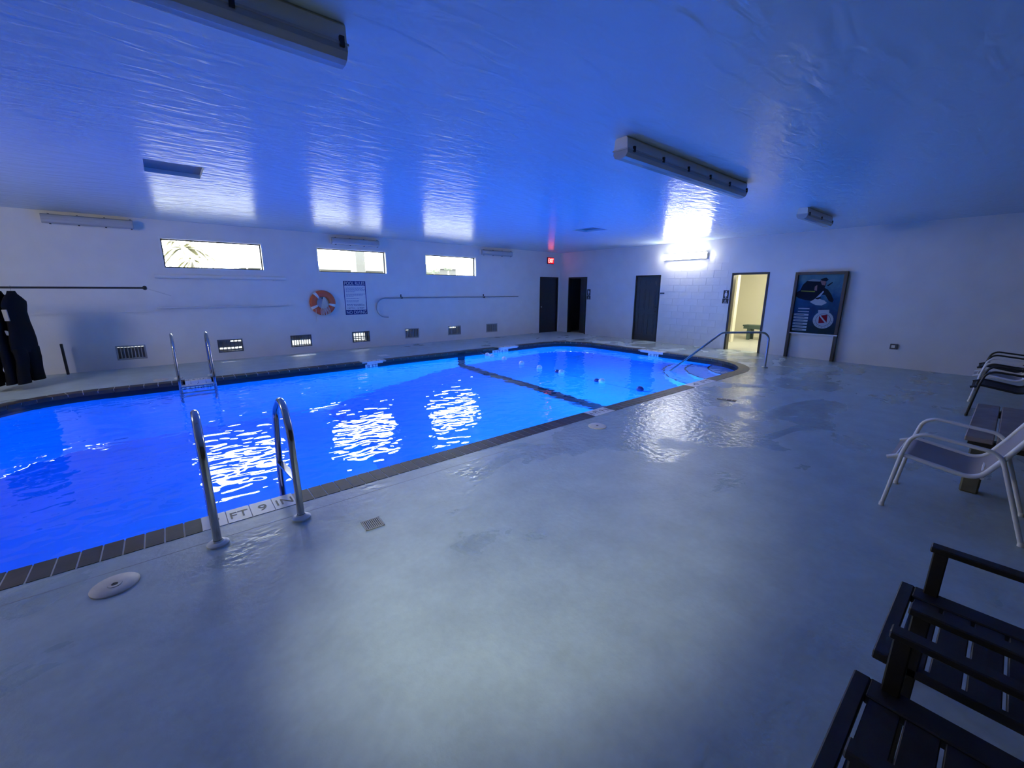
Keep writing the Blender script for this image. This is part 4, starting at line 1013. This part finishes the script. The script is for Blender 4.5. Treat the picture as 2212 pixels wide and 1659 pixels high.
def wetsuit(x, rz, label, seed, sleeve):
    t = thing('wetsuit', label, 'wetsuit', (x, RY, 0), rz, 'wetsuits on the rod'); rr = random.Random(seed); q = lambda a: rr.uniform(-a, a)
    z = 1.60; b = MB()
    loft(b, [(z, 0, 0.06, 0.03, 0), (z-0.05, 0, 0.085, 0.04, 0), (z-0.10, 0, 0.15, 0.05, 0), (z-0.17, 0, 0.215, 0.05, q(0.01)), (z-0.24, 0, 0.225, 0.055, q(0.01)), (z-0.34, 0, 0.19, 0.06, q(0.01)),
             (z-0.5, q(0.01), 0.195, 0.065, q(0.02)), (z-0.65, 0, 0.22, 0.06, q(0.02)), (z-0.8, 0, 0.25, 0.06, q(0.02)), (z-0.95, 0, 0.25, 0.055, q(0.02)), (z-1.0, 0, 0.24, 0.03, 0)], 16)
    b.build('suit_body', 'neoprene', t)
    for sd in (-1, 1):
        b = MB(); fl = rr.uniform(0.0, 0.05)
        loft(b, [(z-0.92, sd*0.125, 0.12, 0.05, 0), (z-1.1, sd*0.13, 0.112, 0.05, q(0.02)), (z-1.3, sd*0.135, 0.10, 0.05, q(0.03)), (z-1.5-q(0.02), sd*(0.15+fl), 0.115, 0.045, q(0.03))]); b.build('suit_leg', 'neoprene', t)
        if sleeve:
            b = MB(); loft(b, [(z-0.15, sd*0.17, 0.05, 0.045, 0), (z-0.3, sd*0.235, 0.055, 0.05, q(0.01)), (z-0.5, sd*0.262, 0.05, 0.045, q(0.02)), (z-0.76, sd*0.268, 0.045, 0.04, q(0.02))], 10); b.build('sleeve', 'neoprene', t)
    b = MB(); b.obox((-0.2, 0.0, z-0.38), (0.008, 0, 0), (0, 0.03, 0), (-0.006, 0, 0.09)); b.build('side_stripe', 'zip_grey', t)
    b = MB(); b.obox((-0.21, 0.03, z-0.66), (0.012, 0, 0), (0, 0.018, 0.006), (-0.006, 0, 0.035)); b.build('buckle', 'zip_grey', t)
    b = MB(); pts = [(0, 0, z-0.02), (0, 0, z+0.02)]+[(0.02*math.sin(a), 0, z+0.055-0.0235*math.cos(a)) for a in [k*PI/6 for k in range(1, 9)]]
    b.tube(pts, 0.0035, 6); b.build('hanger_hook', 'steel_dull', t)
    return t
wetsuit(-1.885, 1.12, 'black sleeveless wetsuit on the rod, end one next to the bare rod', 1, False)
wetsuit(-2.03, 1.2, 'black sleeved wetsuit hanging second along the rod', 2, True)
wetsuit(-2.175, 1.25, 'black sleeveless wetsuit hanging third along the rod', 3, False)
wetsuit(-2.32, 1.22, 'black sleeved wetsuit hanging fourth along the rod', 4, True)

# ------------------------------------------------------------------ chairs
def sling_chair(name, label, loc, frame, sling, group):
    """local: front towards +y, side profile in (y, z), width along x from 0 to W"""
    t = thing(name, label, 'chair', loc, 0, group); W = 0.59
    loop = [(0.415, 0.012), (0.365, 0.455), (0.325, 0.635), (-0.105, 0.595), (-0.29, 0.012)]
    rail = [(0.445, 0.395), (0.35, 0.438), (-0.03, 0.375), (-0.125, 0.56), (-0.34, 1.03)]
    for x in (0.0, W):
        b = MB(); b.tube(rounded([(x, y, z) for y, z in loop], [0.25, 0.11, 0.10], 8), 0.0135, 10); b.build('arm_loop', frame, t)
        xi = x+0.016 if x == 0 else x-0.016
        b = MB(); b.tube(rounded([(xi, y, z) for y, z in rail], [0.06, 0.11, 0.4], 8), 0.016, 10); b.build('side_rail', frame, t)
        for y, z in ((0.415, 0.0), (-0.29, 0.0)):
            b = MB(); b.lathe((x, y, z), [(0, 0), (0.017, 0), (0.017, 0.03), (0.0, 0.03)], 10); b.build('foot', frame, t)
    pr = rounded([(0, y, z) for y, z in rail], [0.06, 0.11, 0.4], 8); b = MB(); vs = []; fs = []
    for p in pr:
        vs += [(0.02, p.y, p.z-0.004), (W/2, p.y-0.004, p.z-0.02), (W-0.02, p.y, p.z-0.004)]
    n = len(pr)
    for i in range(n-1): fs += [(3*i, 3*i+1, 3*i+4, 3*i+3), (3*i+1, 3*i+2, 3*i+5, 3*i+4)]
    k = len(vs); vs += [(x, y-0.004, z-0.006) for x, y, z in vs]; fs += [tuple(q+k for q in f[::-1]) for f in fs]
    for i in range(n-1):
        fs += [(3*i, 3*i+3, k+3*i+3, k+3*i), (3*i+2, k+3*i+2, k+3*i+5, 3*i+5)]
    fs += [(0, k, k+1, 1), (1, k+1, k+2, 2)]
    b.add(vs, fs, True); b.build('sling', sling, t)
    for y, z in ((0.40, 0.412), (-0.05, 0.405), (-0.338, 1.025)):
        b = MB(); b.tube([(0.016, y, z-0.012), (W-0.016, y, z-0.012)], 0.011, 8); b.build('crossbar', frame, t)
    return t
sling_chair('sling_chair', 'white framed sling chair with taupe seat beside the low wood table', (4.15, 0, 0), 'chair_white', 'sling_taupe', 'sling chairs along the deck')
sling_chair('sling_chair', 'black framed sling chair standing past the low wood table', (8.19, -0.225, 0), 'black_paint', 'sling_black', 'sling chairs along the deck')
sling_chair('sling_chair', 'white framed sling chair standing between two black sling chairs', (9.3, -0.19, 0), 'chair_white', 'sling_taupe', 'sling chairs along the deck')
sling_chair('sling_chair', 'black framed sling chair next to the door wall', (10.4, -0.19, 0), 'black_paint', 'sling_black', 'sling chairs along the deck')

def wood_chair(label, loc):
    """local: x 0..0.57 across, front at y=0.115"""
    t = thing('slat_chair', label, 'chair', loc, 0, 'dark slatted chairs'); W = 0.56
    for i in range(6):
        y1 = 0.062-i*0.0855; b = MB(); b.box((0.03, y1-0.076, 0.385), (W-0.09, y1, 0.405), 0.003); b.build('seat_slat', 'wood_dark', t)
    b = MB(); b.box((0.0, 0.072, 0.375), (W, 0.115, 0.41), 0.004); b.build('front_rail', 'wood_dark', t)
    for x0, x1 in ((0.0, 0.03), (W-0.09, W)):
        b = MB(); b.box((x0, -0.46, 0.375), (x1, 0.072, 0.41), 0.004); b.build('side_rail', 'wood_dark', t)
    for x in (0.0, W-0.03):
        b = MB(); b.box((x, 0.0, 0), (x+0.045, 0.045, 0.62), 0.004); b.build('leg', 'wood_dark', t)
        b = MB(); b.box((x, -0.46, 0), (x+0.045, -0.415, 0.60), 0.004); b.build('leg', 'wood_dark', t)
        b = MB(); b.box((x-0.003, -0.47, 0.60), (x+0.047, 0.055, 0.625), 0.004); b.build('armrest', 'wood_dark', t)
        b = MB(); b.obox((x+0.0225, -0.53, 0.68), (0.02, 0, 0), (0, 0.02, 0.005), (0, -0.115, 0.34)); b.build('back_post', 'wood_dark', t)
    for i in range(6):
        s = i/5; b = MB(); b.obox((W/2, -0.455-0.20*s, 0.48+0.52*s), (W/2-0.03, 0, 0), (0, 0.011, 0.003), (0, -0.013, 0.037)); b.build('back_slat', 'wood_dark', t)
    return t
wood_chair('dark wooden slatted armchair, the one closer to the white chair', (1.765, 0, 0))
wood_chair('dark wooden slatted armchair at the end of the row', (1.06, 0.022, 0))

# low wooden table
t = thing('low_table', 'low tan plank table on thick wooden posts behind the white chair', 'table', (5.7, -0.2, 0))
for i in range(4):
    y1 = 0.29-i*0.172; b = MB(); b.box((-0.8, y1-0.158, 0.46), (0.76, y1, 0.50), 0.006); b.build('plank', 'wood_tan', t)
for x in (-0.72, 0.62):
    b = MB(); b.box((x, -0.38, 0.40), (x+0.09, 0.27, 0.46), 0.004); b.build('cleat', 'wood_dark', t)
    for y in (-0.36, 0.14):
        b = MB(); b.box((x-0.005, y, 0), (x+0.105, y+0.11, 0.40), 0.012); b.build('leg', 'wood_post', t)
